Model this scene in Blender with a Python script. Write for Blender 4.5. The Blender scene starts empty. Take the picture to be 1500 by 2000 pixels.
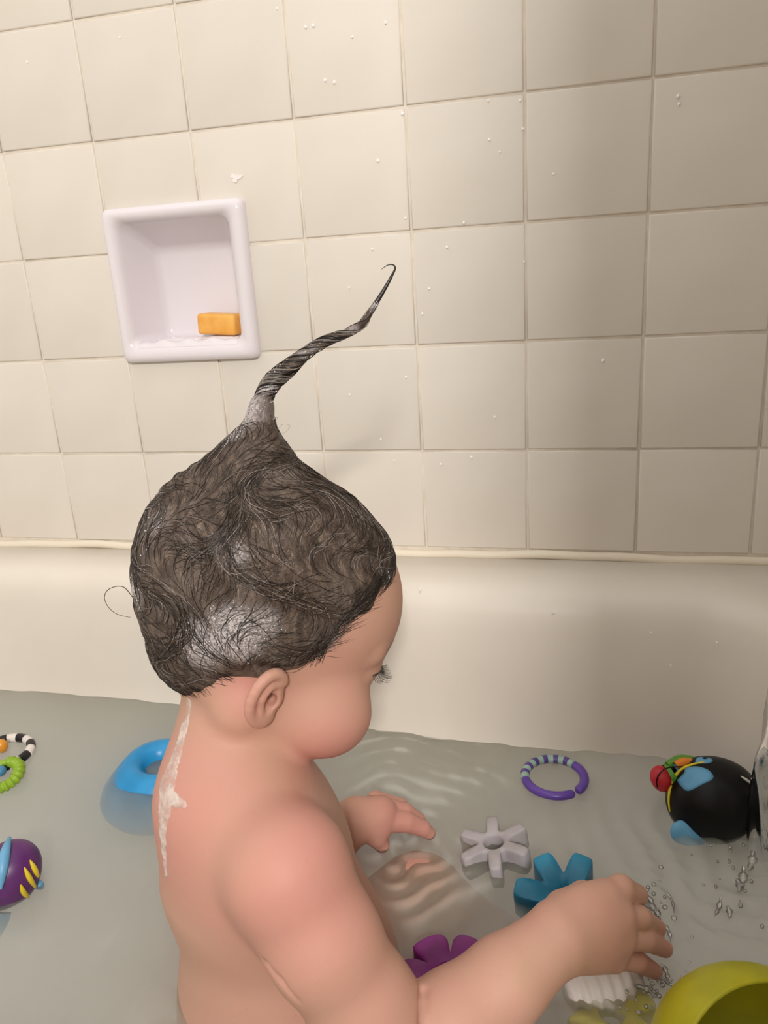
import bpy, bmesh, math, random
import numpy as np
from mathutils import Vector, Matrix

random.seed(7); RNG = np.random.RandomState(7)
scene = bpy.context.scene
COL = scene.collection

# ------------------------------------------------------------------ camera
CR = np.array([[0.97173077, 0.22760691, -0.06272476],
               [0.01096579, -0.30890496, -0.95102969],
               [-0.23583692, 0.923457, -0.30266834]])        # rows: right, down, forward
CC = np.array([0.5833495, -0.76932476, 0.29259703])
FPX = 1500.0
cam_d = bpy.data.cameras.new('camera'); cam = bpy.data.objects.new('camera', cam_d); COL.objects.link(cam)
cam_d.sensor_fit = 'AUTO'; cam_d.sensor_width = 36.0; cam_d.lens = 36.0 * FPX / 2000.0
cam_d.clip_start = 0.01; cam_d.clip_end = 50
cam.matrix_world = Matrix([[CR[0][i], -CR[1][i], -CR[2][i], CC[i]] for i in range(3)] + [[0, 0, 0, 1]])
scene.camera = cam

# ------------------------------------------------------------------ world, light, exposure
w = bpy.data.worlds.new('room_light'); scene.world = w; w.use_nodes = True
w.node_tree.nodes['Background'].inputs[0].default_value = (1.0, 0.965, 0.925, 1)
w.node_tree.nodes['Background'].inputs[1].default_value = 1.25
def area(name, loc, target, sx, sy, power, col):
    d = bpy.data.lights.new(name, 'AREA'); d.shape = 'RECTANGLE'; d.size = sx; d.size_y = sy
    d.energy = power; d.color = col
    o = bpy.data.objects.new(name, d); COL.objects.link(o); o.location = loc
    o.rotation_euler = (Vector(target) - Vector(loc)).to_track_quat('-Z', 'Y').to_euler()
    return o
area('vanity_light', (0.93, -2.05, 1.12), (0.2, 0.0, 0.1), 0.21, 0.16, 29.0, (1.0, 0.955, 0.905))
scene.view_settings.view_transform = 'Standard'; scene.view_settings.look = 'None'
scene.view_settings.gamma = 1.0; scene.view_settings.use_curve_mapping = False
scene.view_settings.exposure = 0.03

# ------------------------------------------------------------------ helpers
def ray(u, v):
    return CR.T @ np.array([(u - 750) / FPX, (v - 1000) / FPX, 1.0])
def P(u, v, d): return CC + ray(u, v) * d
def PZ(u, v, z):
    r = ray(u, v); return CC + r * ((z - CC[2]) / r[2])
def px(d, n): return n * d / FPX
def lin(c):
    return tuple(((x / 255.) / 12.92 if x / 255. <= .04045 else ((x / 255. + .055) / 1.055) ** 2.4) for x in c)
def rgba(c): return (*lin(c), 1.0)

def tag(o, label=None, cat=None, group=None, kind=None):
    if label: o['label'] = label
    if cat: o['category'] = cat
    if group: o['group'] = group
    if kind: o['kind'] = kind
    return o
def empty(name, loc):
    o = bpy.data.objects.new(name, None); COL.objects.link(o); o.location = loc
    o.empty_display_size = .02
    return o
def link(name, me, m=None, parent=None):
    o = bpy.data.objects.new(name, me); COL.objects.link(o)
    if m is not None: me.materials.append(m)
    if parent is not None:
        o.parent = parent
        if parent.type == 'EMPTY' and parent.parent is None:
            o.matrix_parent_inverse = Matrix.Translation(-Vector(parent.location))
    return o
def mesh_np(name, V, F, smooth=True):
    me = bpy.data.meshes.new(name)
    me.from_pydata([tuple(map(float, v)) for v in V], [], [tuple(int(i) for i in f) for f in F])
    if smooth: me.polygons.foreach_set('use_smooth', [True] * len(me.polygons))
    me.update(); return me
def mesh_quads(name, V, Q):
    me = bpy.data.meshes.new(name); n, q = len(V), len(Q)
    me.vertices.add(n); me.vertices.foreach_set('co', np.asarray(V, np.float32).ravel())
    me.loops.add(q * 4); me.loops.foreach_set('vertex_index', np.asarray(Q, np.int32).ravel())
    me.polygons.add(q); me.polygons.foreach_set('loop_start', np.arange(0, q * 4, 4, dtype=np.int32))
    me.polygons.foreach_set('use_smooth', np.ones(q, bool))
    me.update(calc_edges=True); me.validate(); return me
def mesh_bm(name, bm, smooth=True):
    me = bpy.data.meshes.new(name); bm.normal_update(); bm.to_mesh(me); bm.free()
    if smooth: me.polygons.foreach_set('use_smooth', [True] * len(me.polygons))
    me.update(); return me

# node material helper
class Mat:
    def __init__(s, name, col=(200, 200, 200), rough=.4, spec=.5, **kw):
        s.m = bpy.data.materials.new(name); s.m.use_nodes = True
        s.nt = s.m.node_tree; s.b = s.nt.nodes['Principled BSDF']
        s.b.inputs['Base Color'].default_value = rgba(col); s.b.inputs['Roughness'].default_value = rough
        s.b.inputs['Specular IOR Level'].default_value = spec
        for k, v in kw.items(): s.b.inputs[k].default_value = v
        s.tc = None
    def n(s, t, **kw):
        nd = s.nt.nodes.new(t)
        for k, v in kw.items():
            if k.startswith('i_'):
                key = k[2:]; key = int(key) if key.isdigit() else key.replace('_', ' ')
                nd.inputs[key].default_value = v
            else: setattr(nd, k, v)
        return nd
    def l(s, a, b): s.nt.links.new(a, b)
    def obj(s):
        if s.tc is None: s.tc = s.n('ShaderNodeTexCoord')
        return s.tc.outputs['Object']
    def noise(s, scale, detail=3, rough=.5, vec=None):
        nd = s.n('ShaderNodeTexNoise', i_Scale=scale, i_Detail=detail, i_Roughness=rough)
        s.l(vec or s.obj(), nd.inputs['Vector']); return nd.outputs['Fac']
    def ramp(s, fac, stops):
        r = s.n('ShaderNodeValToRGB'); e = r.color_ramp.elements
        while len(e) < len(stops): e.new(0.5)
        for el, (p, c) in zip(e, stops):
            el.position = p; el.color = c if len(c) == 4 else rgba(c)
        s.l(fac, r.inputs[0]); return r.outputs['Color']
    def mix(s, fac, a, b):
        x = s.n('ShaderNodeMix', data_type='RGBA')
        for sock, v in ((x.inputs[0], fac), (x.inputs[6], a), (x.inputs[7], b)):
            if hasattr(v, 'is_linked'): s.l(v, sock)
            else: sock.default_value = v if not isinstance(v, tuple) else (v if len(v) == 4 else rgba(v))
        return x.outputs[2]
    def math(s, op, a, b=0.0, clamp=False):
        x = s.n('ShaderNodeMath', operation=op, use_clamp=clamp)
        for sock, v in ((x.inputs[0], a), (x.inputs[1], b)):
            if hasattr(v, 'is_linked'): s.l(v, sock)
            else: sock.default_value = v
        return x.outputs[0]
    def blob(s, c, r0, r1):                      # 1 inside r0, 0 beyond r1 (object space)
        d = s.n('ShaderNodeVectorMath', operation='DISTANCE'); s.l(s.obj(), d.inputs[0]); d.inputs[1].default_value = tuple(c)
        m = s.n('ShaderNodeMapRange', interpolation_type='SMOOTHSTEP')
        s.l(d.outputs['Value'], m.inputs[0]); m.inputs[1].default_value = r1; m.inputs[2].default_value = r0
        return m.outputs[0]
    def base(s, c): s.l(c, s.b.inputs['Base Color'])
    def bump(s, h, strength=.2, dist=.001):
        b = s.n('ShaderNodeBump', i_Strength=strength, i_Distance=dist); s.l(h, b.inputs['Height'])
        s.l(b.outputs[0], s.b.inputs['Normal'])

# ---- signed-distance modelling (numpy) -------------------------------------------------
class Field:
    def __init__(s, lo, hi, h):
        s.lo = np.array(lo, float); s.h = h
        s.n = np.ceil((np.array(hi) - s.lo) / h).astype(int) + 1
        s.A = np.full(s.n, .06, np.float32)
        s.ax = [(s.lo[i] + h * np.arange(s.n[i])).astype(np.float32) for i in range(3)]
    def box(s, lo, hi):
        a = np.maximum(0, np.floor((np.array(lo) - s.lo) / s.h).astype(int))
        b = np.minimum(s.n, np.ceil((np.array(hi) - s.lo) / s.h).astype(int) + 1)
        sl = tuple(slice(a[i], max(a[i], b[i])) for i in range(3))
        g = np.meshgrid(*[s.ax[i][sl[i]] for i in range(3)], indexing='ij', sparse=True)
        return sl, g
    def put(s, sl, d, k, sub=False):
        a = s.A[sl]
        if a.size == 0: return
        if sub:                                                     # smooth subtraction
            hh = np.maximum(k - np.abs(a + d), 0) / k if k > 0 else 0
            s.A[sl] = np.maximum(a, -d) + hh * hh * k * .25
        else:
            hh = np.maximum(k - np.abs(a - d), 0) / k if k > 0 else 0
            s.A[sl] = np.minimum(a, d) - hh * hh * k * .25
    def cone(s, a, b, r1, r2, k=.01, sub=False):                    # round cone
        a = np.array(a, float); b = np.array(b, float); r = max(r1, r2) + max(k, .012) + .012
        sl, (X, Y, Z) = s.box(np.minimum(a, b) - r, np.maximum(a, b) + r)
        ba = b - a; L2 = ba @ ba + 1e-12
        px_, py_, pz_ = X - a[0], Y - a[1], Z - a[2]
        t = np.clip((px_ * ba[0] + py_ * ba[1] + pz_ * ba[2]) / L2, 0, 1)
        d = np.sqrt((px_ - t * ba[0]) ** 2 + (py_ - t * ba[1]) ** 2 + (pz_ - t * ba[2]) ** 2) - (r1 + t * (r2 - r1))
        s.put(sl, d.astype(np.float32), k, sub)
    def chain(s, pts, k=.004, sub=False):                           # [(p, r), ...]
        for (a, ra), (b, rb) in zip(pts[:-1], pts[1:]): s.cone(a, b, ra, rb, k, sub)
    def ell(s, c, ax, r, k=.01, sub=False):                         # ellipsoid, ax rows = unit axes
        c = np.array(c, float); R = max(r) + max(k, .012) + .012
        sl, (X, Y, Z) = s.box(c - R, c + R)
        q = [(X - c[0]) * ax[i][0] + (Y - c[1]) * ax[i][1] + (Z - c[2]) * ax[i][2] for i in range(3)]
        k0 = np.sqrt(sum((q[i] / r[i]) ** 2 for i in range(3))); k1 = np.sqrt(sum((q[i] / r[i] ** 2) ** 2 for i in range(3))) + 1e-6
        s.put(sl, (k0 * (k0 - 1) / k1).astype(np.float32), k, sub)
    def at(s, p):                                                   # trilinear value
        p = np.atleast_2d(p); q = np.clip((p - s.lo) / s.h, 0, np.array(s.n) - 1.001)
        i = q.astype(int); f = (q - i).astype(np.float32); out = 0
        for dx in (0, 1):
            for dy in (0, 1):
                for dz in (0, 1):
                    wgt = (f[:, 0] if dx else 1 - f[:, 0]) * (f[:, 1] if dy else 1 - f[:, 1]) * (f[:, 2] if dz else 1 - f[:, 2])
                    out = out + wgt * s.A[i[:, 0] + dx, i[:, 1] + dy, i[:, 2] + dz]
        return out
    def grad(s, p, e=None):
        e = e or s.h * 1.2; p = np.atleast_2d(p)
        g = np.stack([s.at(p + np.eye(3)[i] * e) - s.at(p - np.eye(3)[i] * e) for i in range(3)], 1)
        return g / (np.linalg.norm(g, axis=1, keepdims=True) + 1e-9)
    def mesh(s, name):
        A = s.A; S = A < 0; nx, ny, nz = S.shape
        c = [(dx, dy, dz) for dx in (0, 1) for dy in (0, 1) for dz in (0, 1)]
        cnt = np.zeros((nx - 1, ny - 1, nz - 1), np.int8)
        for dx, dy, dz in c: cnt += S[dx:nx - 1 + dx, dy:ny - 1 + dy, dz:nz - 1 + dz]
        act = np.argwhere((cnt > 0) & (cnt < 8))
        idx = np.full(cnt.shape, -1, np.int32); idx[act[:, 0], act[:, 1], act[:, 2]] = np.arange(len(act))
        V = np.stack([A[act[:, 0] + dx, act[:, 1] + dy, act[:, 2] + dz] for dx, dy, dz in c], 1)
        C = np.array(c, float); acc = np.zeros((len(act), 3)); m = np.zeros((len(act), 1))
        for a in range(8):
            for b in range(a + 1, 8):
                if abs(C[a] - C[b]).sum() != 1: continue
                x = (V[:, a] < 0) != (V[:, b] < 0); t = np.where(x, V[:, a] / (V[:, a] - V[:, b] + 1e-20), 0)[:, None]
                acc += x[:, None] * (C[a] + t * (C[b] - C[a])); m += x[:, None]
        pos = s.lo + s.h * (act + acc / np.maximum(m, 1))
        Q = []
        for ax in range(3):
            u, v = (ax + 1) % 3, (ax + 2) % 3
            n = [nx, ny, nz]; s0 = [slice(0, k) for k in n]; s1 = list(s0)
            s0[ax] = slice(0, n[ax] - 1); s1[ax] = slice(1, n[ax])
            e = np.argwhere(S[tuple(s0)] != S[tuple(s1)])
            e = e[(e[:, u] > 0) & (e[:, v] > 0) & (e[:, u] < n[u] - 1) & (e[:, v] < n[v] - 1)]
            du = np.zeros(3, int); du[u] = 1; dv = np.zeros(3, int); dv[v] = 1
            g = lambda k: idx[k[:, 0], k[:, 1], k[:, 2]]
            q = np.stack([g(e - du - dv), g(e - dv), g(e), g(e - du)], 1)
            ins = S[e[:, 0], e[:, 1], e[:, 2]]; q[~ins] = q[~ins][:, ::-1]
            Q.append(q)
        Q = np.concatenate(Q); Q = Q[(Q >= 0).all(1)]
        return mesh_quads(name, pos, Q)

def tubes(name, strands, sides=4, closed_tip=True):
    """strands: list of (Nx3 points, N radii) -> one mesh of thin tubes"""
    V, F = [], []
    for pts, rad in strands:
        pts = np.asarray(pts, float); n = len(pts); b0 = len(V)
        t = np.gradient(pts, axis=0); t /= np.linalg.norm(t, axis=1, keepdims=True) + 1e-12
        ref = np.array([.31, .52, .79]); a = np.cross(t, ref); a /= np.linalg.norm(a, axis=1, keepdims=True) + 1e-9
        b = np.cross(t, a)
        for i in range(n):
            for s_ in range(sides):
                an = 2 * math.pi * s_ / sides
                V.append(pts[i] + rad[i] * (a[i] * math.cos(an) + b[i] * math.sin(an)))
        for i in range(n - 1):
            for s_ in range(sides):
                s2 = (s_ + 1) % sides
                F.append((b0 + i * sides + s_, b0 + i * sides + s2, b0 + (i + 1) * sides + s2, b0 + (i + 1) * sides + s_))
    return mesh_quads(name, np.array(V), np.array(F))
def spline(pts, n):
    """Catmull-Rom through rows of pts (any columns)"""
    p = np.asarray(pts, float); p = np.vstack([2 * p[0] - p[1], p, 2 * p[-1] - p[-2]]); m = len(p) - 3
    out = []
    for t in np.linspace(0, m - 1e-6, n):
        i = int(t); f = t - i; a, b, c, d = p[i:i + 4]
        out.append(.5 * ((2 * b) + (c - a) * f + (2 * a - 5 * b + 4 * c - d) * f * f + (3 * b - a - 3 * c + d) * f ** 3))
    return np.array(out)
def lathe(name, prof, seg=32):
    """prof: (r, z) rows"""
    V, F = [], []
    for r, z in prof:
        for i in range(seg): V.append((r * math.cos(2 * math.pi * i / seg), r * math.sin(2 * math.pi * i / seg), z))
    for j in range(len(prof) - 1):
        for i in range(seg):
            k = (i + 1) % seg; F.append((j * seg + i, j * seg + k, (j + 1) * seg + k, (j + 1) * seg + i))
    return mesh_np(name, V, F)

# ------------------------------------------------------------------ materials of the setting
def m_tile():
    m = Mat('glazed_cream_tile', (226, 216, 199), .46, .4)
    oi = m.n('ShaderNodeObjectInfo')
    c = m.ramp(m.noise(9, 2), [(.3, (219, 212, 202)), (.7, (226, 220, 211))])
    v = m.n('ShaderNodeMapRange', i_3=.965, i_4=1.02); m.l(oi.outputs['Random'], v.inputs[0])
    mm = m.n('ShaderNodeMix', data_type='RGBA', blend_type='MULTIPLY'); mm.inputs[0].default_value = 1
    m.l(c, mm.inputs[6]); m.l(v.outputs[0], mm.inputs[7]); m.base(mm.outputs[2])
    m.bump(m.noise(22, 2), .05, .002); return m.m
M_TILE = m_tile()
g_ = Mat('cream_grout', (232, 222, 204), .8, .2); g_.base(g_.ramp(g_.noise(60, 3), [(.35, (220, 210, 196)), (.7, (232, 224, 212))])); g_.bump(g_.noise(400, 3), .4, .001); M_GROUT = g_.m
t_ = Mat('tub_enamel', (224, 214, 196), .38, .45); t_.base(t_.ramp(t_.noise(6, 3), [(.3, (220, 212, 201)), (.7, (228, 221, 211))])); t_.bump(t_.noise(30, 2), .03, .002); M_TUB = t_.m
k_ = Mat('silicone_caulk', (230, 220, 202), .45, .4); k_.bump(k_.noise(90, 3), .3, .002); M_CAULK = k_.m

# ------------------------------------------------------------------ tiled walls
T = 0.108; GAP = .0022; BEV = .0016; TH = .006
def tile_mesh(name, poly):
    """poly: outline in wall plane (x, z), made into a pillowed tile; front faces -y, front at y=0"""
    bm = bmesh.new()
    vs = [bm.verts.new((x, 0.0, z)) for x, z in poly]
    f = bm.faces.new(vs)
    r = bmesh.ops.extrude_face_region(bm, geom=[f])
    for v in r['geom']:
        if isinstance(v, bmesh.types.BMVert): v.co.y += TH
    bm.normal_update()
    bmesh.ops.recalc_face_normals(bm, faces=bm.faces)
    ed = [e for e in bm.edges if abs(e.verts[0].co.y) < 1e-6 and abs(e.verts[1].co.y) < 1e-6]
    bmesh.ops.bevel(bm, geom=ed, offset=BEV, segments=3, profile=.5, affect='EDGES')
    me = mesh_bm(name, bm); return me
h_ = T - GAP
FULL = tile_mesh('tile', [(0, 0), (h_, 0), (h_, h_), (0, h_)]); FULL.materials.append(M_TILE)
DX0, DX1, DZ0, DZ1 = .1075, .2655, .2105, .3680           # soap dish flange
CUT = (DX0 + .004, DX1 - .004, DZ0 + .004, DZ1 - .004)
def plate(name, verts, faces, m, **kw):
    return link(name, mesh_np(name, verts, faces, False), m)

wall_b = link('wall_back', mesh_np('wall_back', [], []), None); tag(wall_b, kind='structure')
bm = bmesh.new()
gy = .0020
xs = [-.86, CUT[0], CUT[1], .9]; zs = [-.03, CUT[2], CUT[3], 1.25]
for i in range(3):
    for j in range(3):
        if i == 1 and j == 1: continue
        q = [bm.verts.new((x, gy, z)) for x, z in ((xs[i], zs[j]), (xs[i + 1], zs[j]), (xs[i + 1], zs[j + 1]), (xs[i], zs[j + 1]))]
        bm.faces.new(q)
bmesh.ops.remove_doubles(bm, verts=bm.verts, dist=1e-6)
wall_b.data = mesh_bm('wall_back', bm, False); wall_b.data.materials.append(M_GROUT)
for i in range(-7, 8):
    for j in range(0, 9):
        x0, z0 = i * T + GAP / 2, j * T + GAP / 2
        me = FULL; off = (x0, z0)
        if (i, j) == (1, 2): continue
        if (i, j) == (1, 3): me = tile_mesh('tile', [(0, CUT[3] - z0), (h_, CUT[3] - z0), (h_, h_), (0, h_)]); me.materials.append(M_TILE)
        if (i, j) == (2, 2): me = tile_mesh('tile', [(CUT[1] - x0, 0), (h_, 0), (h_, h_), (CUT[1] - x0, h_)]); me.materials.append(M_TILE)
        if (i, j) == (2, 3):
            me = tile_mesh('tile', [(CUT[1] - x0, 0), (h_, 0), (h_, h_), (0, h_), (0, CUT[3] - z0), (CUT[1] - x0, CUT[3] - z0)]); me.materials.append(M_TILE)
        o = link('tile', me, None, wall_b)
        o.location = (x0 + random.uniform(-.0003, .0003), random.uniform(-.0004, .0003), z0 + random.uniform(-.0003, .0003))
        o.rotation_euler = (random.uniform(-.004, .004), 0, random.uniform(-.004, .004))

WX = .845                                                    # faucet-end wall
wall_r = plate('wall_right', [(WX + gy, .002, -.03), (WX + gy, -.80, -.03), (WX + gy, -.80, 1.25), (WX + gy, .002, 1.25)], [(0, 1, 2, 3)], M_GROUT)
tag(wall_r, kind='structure')
for i in range(7):
    for j in range(9):
        o = link('tile', FULL, None, wall_r)
        o.rotation_euler = (0, 0, -math.pi / 2); o.location = (WX, -.004 - i * T, j * T + GAP / 2)

# caulk between tile and tub
pts = []
for x in np.linspace(-.84, .84, 90):
    pts.append((x, -.0002 + .0006 * math.sin(x * 61) * math.sin(x * 17), -.0060 + .0012 * math.sin(x * 23 + 1) + .0007 * math.sin(x * 71)))
cau = link('trim_1', tubes('trim_1', [(np.array(pts), np.full(len(pts), .0052))], 8), M_CAULK); tag(cau, kind='structure')

# floor outside the tub
fl = plate('floor', [(-1.6, -.70, -.42), (1.4, -.70, -.42), (1.4, -2.6, -.42), (-1.6, -2.6, -.42)], [(0, 3, 2, 1)], Mat('floor_vinyl', (170, 158, 140), .5).m)
tag(fl, kind='structure')

# the rest of the bathroom behind the camera
M_PAINT = Mat('cream_wall_paint', (216, 212, 206), .7, .3).m
for nm, vs in (('wall_front', [(-1.6, -2.6, -.42), (1.4, -2.6, -.42), (1.4, -2.6, 1.9), (-1.6, -2.6, 1.9)]), ('wall_left', [(-.845, .002, -.42), (-.845, -2.6, -.42), (-.845, -2.6, 1.9), (-.845, .002, 1.9)]), ('wall_outer', [(1.4, -.80, -.42), (1.4, -2.6, -.42), (1.4, -2.6, 1.9), (1.4, -.80, 1.9)])):
    tag(plate(nm, vs, [(0, 1, 2, 3)], M_PAINT), kind='structure')
# bunched shower curtain at the faucet end, outside the tub rim
V = []; F = []; nc_ = 90
for i in range(nc_ + 1):
    t = i / nc_; x = .705 + .25 * t; y = -.935 + .028 * math.sin(t * 2 * math.pi * 9) + .004 * math.sin(t * 47)
    for k in range(9):
        z = -.36 + 1.9 * k / 8; V.append((x + .004 * math.sin(z * 5 + t * 9), y, z))
for i in range(nc_):
    for k in range(8): F.append((i * 9 + k, (i + 1) * 9 + k, (i + 1) * 9 + k + 1, i * 9 + k + 1))
curt = link('shower_curtain', mesh_np('shower_curtain', V, F), Mat('curtain_cloth', (150, 138, 122), .8, .2).m)
sm = curt.modifiers.new('thick', 'SOLIDIFY'); sm.thickness = .0008
tag(curt, 'beige cloth shower curtain bunched up at the faucet end of the tub', 'shower curtain')

# ------------------------------------------------------------------ bathtub
ZW = -.165                                                   # water level
def bow(x, z):
    t = min(1, max(0, (x - .08) / .46)); t = t * t * (3 - 2 * t)
    dz = min(1, max(0, (-z - .01) / .15)); return t * (.010 + .020 * dz)
def rrect(xl, xr, yf, yb, r, z, use_bow=True):
    pts = []
    def arc(cx, cy, a0):
        for k in range(11):
            a = a0 + (math.pi / 2) * k / 10; pts.append((cx + r * math.cos(a), cy + r * math.sin(a)))
    def seg(a, b, n):
        for k in range(1, n): t = k / n; pts.append((a[0] + (b[0] - a[0]) * t, a[1] + (b[1] - a[1]) * t))
    arc(xr - r, yb - r, 0); seg((xr - r, yb), (xl + r, yb), 40)
    arc(xl + r, yb - r, math.pi / 2); seg((xl, yb - r), (xl, yf + r), 14)
    arc(xl + r, yf + r, math.pi); seg((xl + r, yf), (xr - r, yf), 40)
    arc(xr - r, yf + r, 1.5 * math.pi); seg((xr, yf + r), (xr, yb - r), 14)
    if use_bow:
        ym = (yf + yb) / 2
        pts = [(x, y - bow(x, z) * max(0, min(1, (y - ym) / (yb - ym)))) for x, y in pts]
    return [(x, y, z) for x, y in pts]
LV = [(-.81, .842, -.745, -.0005, .004, -.42, 0), (-.81, .842, -.745, -.0005, .004, -.02, 0), (-.808, .840, -.742, -.0010, .006, -.0105, 0), (-.802, .836, -.735, -.003, .008, -.0085, 0),
      (-.70, .790, -.655, -.046, .075, -.0095, 1), (-.69, .783, -.648, -.056, .075, -.0110, 1), (-.682, .777, -.641, -.064, .075, -.0150, 1),
      (-.675, .772, -.636, -.0705, .075, -.0225, 1), (-.671, .769, -.633, -.0745, .075, -.033, 1), (-.668, .767, -.631, -.077, .075, -.050, 1),
      (-.655, .764, -.629, -.0785, .078, -.09, 1), (-.63, .761, -.627, -.080, .08, -.14, 1), (-.61, .759, -.625, -.081, .085, -.175, 1),
      (-.57, .752, -.61, -.094, .09, -.235, 1), (-.54, .738, -.595, -.112, .09, -.272, 1), (-.50, .70, -.56, -.145, .08, -.296, 1), (-.45, .65, -.51, -.19, .06, -.302, 1), (-.1, .30, -.38, -.32, .02, -.304, 1)]
V = []; F = []
for L in LV: V += rrect(*L[:6], use_bow=bool(L[6]))
N = len(V) // len(LV)
for j in range(len(LV) - 1):
    for i in range(N):
        k = (i + 1) % N; F.append((j * N + i, (j + 1) * N + i, (j + 1) * N + k, j * N + k))
F.append(tuple((len(LV) - 1) * N + i for i in reversed(range(N))))
tub = link('bathtub', mesh_np('bathtub', V, F), M_TUB)
tag(tub, 'cream enamel bathtub with a rounded ledge below the tiled wall', 'bathtub')

# ------------------------------------------------------------------ water
def m_water():
    m = Mat('cloudy_bath_water'); nt = m.nt; nt.nodes.remove(m.b)
    out = [n for n in nt.nodes if n.type == 'OUTPUT_MATERIAL'][0]
    tr = m.n('ShaderNodeBsdfTransparent'); tr.inputs[0].default_value = (1, 1, 1, 1)
    gl = m.n('ShaderNodeBsdfGlossy', i_Roughness=.05); gl.inputs[0].default_value = (1, 1, 1, 1)
    fr = m.n('ShaderNodeFresnel', i_IOR=1.33)
    b = m.n('ShaderNodeBump', i_Strength=.25, i_Distance=.004); m.l(m.noise(16, 3), b.inputs['Height'])
    m.l(b.outputs[0], gl.inputs['Normal']); m.l(b.outputs[0], fr.inputs['Normal'])
    m2 = m.n('ShaderNodeMixShader'); m.l(fr.outputs[0], m2.inputs[0]); m.l(tr.outputs[0], m2.inputs[1]); m.l(gl.outputs[0], m2.inputs[2])
    # thin soap film on top of the cloudy water
    df = m.n('ShaderNodeBsdfDiffuse'); df.inputs[0].default_value = rgba((206, 211, 190))
    m3 = m.n('ShaderNodeMixShader', i_0=.16); m.l(m2.outputs[0], m3.inputs[1]); m.l(df.outputs[0], m3.inputs[2])
    m.l(m3.outputs[0], out.inputs['Surface'])
    vs = m.n('ShaderNodeVolumeScatter', i_Density=13.0, i_Anisotropy=-.3); vs.inputs[0].default_value = (1.0, .998, .935, 1)
    m.l(vs.outputs[0], out.inputs['Volume']); return m.m
M_WATER = m_water()
scene.cycles.volume_bounces = 20; scene.cycles.max_bounces = 22; scene.cycles.transparent_max_bounces = 12
HANDR = PZ(1215, 1800, ZW); HANDL = PZ(765, 1640, ZW); STREAM = np.array([.748, -.214, ZW])
def wave(x, y):
    z = .0006 * math.sin(x * 60 + y * 40) + .0005 * math.sin(x * 25 - y * 85 + 1) + .0004 * math.sin(x * 140 + 1.3 * math.sin(y * 70))
    for c, amp, lam, fall in ((HANDR, .0034, .017, .055), (HANDL, .0022, .020, .10), (STREAM, .0040, .022, .10)):
        r = math.hypot(x - c[0], y - c[1]); z += amp * math.sin(2 * math.pi * r / lam + 2 * math.sin(6 * math.atan2(y - c[1], x - c[0]))) * math.exp(-r / fall)
    return z
OUTL = np.array(rrect(-.611, .7592, -.6255, -.0808, .085, ZW))[:, :2]
def inside(x, y):
    r = False; n = len(OUTL); j = n - 1
    xi, yi = OUTL[:, 0], OUTL[:, 1]; xj, yj = np.roll(xi, 1), np.roll(yi, 1)
    with np.errstate(divide='ignore', invalid='ignore'):
        c = ((yi > y) != (yj > y)) & (x < (xj - xi) * (y - yi) / (yj - yi) + xi)
    return bool(c.sum() % 2)
H = .004; gx = np.arange(-.62, .775, H); gyv = np.arange(-.635, -.07, H)
ins = np.array([[inside(x, y) for y in gyv] for x in gx])
vid = {}; V = []; F = []
def wv(i, j):
    if (i, j) not in vid: vid[(i, j)] = len(V); V.append((gx[i], gyv[j], ZW + wave(gx[i], gyv[j])))
    return vid[(i, j)]
for i in range(len(gx) - 1):
    for j in range(len(gyv) - 1):
        if ins[i:i + 2, j:j + 2].any(): F.append((wv(i, j), wv(i + 1, j), wv(i + 1, j + 1), wv(i, j + 1)))
bm = bmesh.new(); bv = [bm.verts.new(v) for v in V]
for f in F: bm.faces.new([bv[k] for k in f])
be = [e for e in bm.edges if len(e.link_faces) == 1]
r = bmesh.ops.extrude_edge_only(bm, edges=be)
nv = [g for g in r['geom'] if isinstance(g, bmesh.types.BMVert)]
for v in nv: v.co.z = -.298
ne = [g for g in r['geom'] if isinstance(g, bmesh.types.BMEdge)]
bmesh.ops.contextual_create(bm, geom=ne)
bmesh.ops.recalc_face_normals(bm, faces=bm.faces)
water = link('bath_water', mesh_bm('bath_water', bm), M_WATER)
tag(water, 'cloudy grey-green bath water filling the tub', 'water', kind='stuff')

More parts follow.
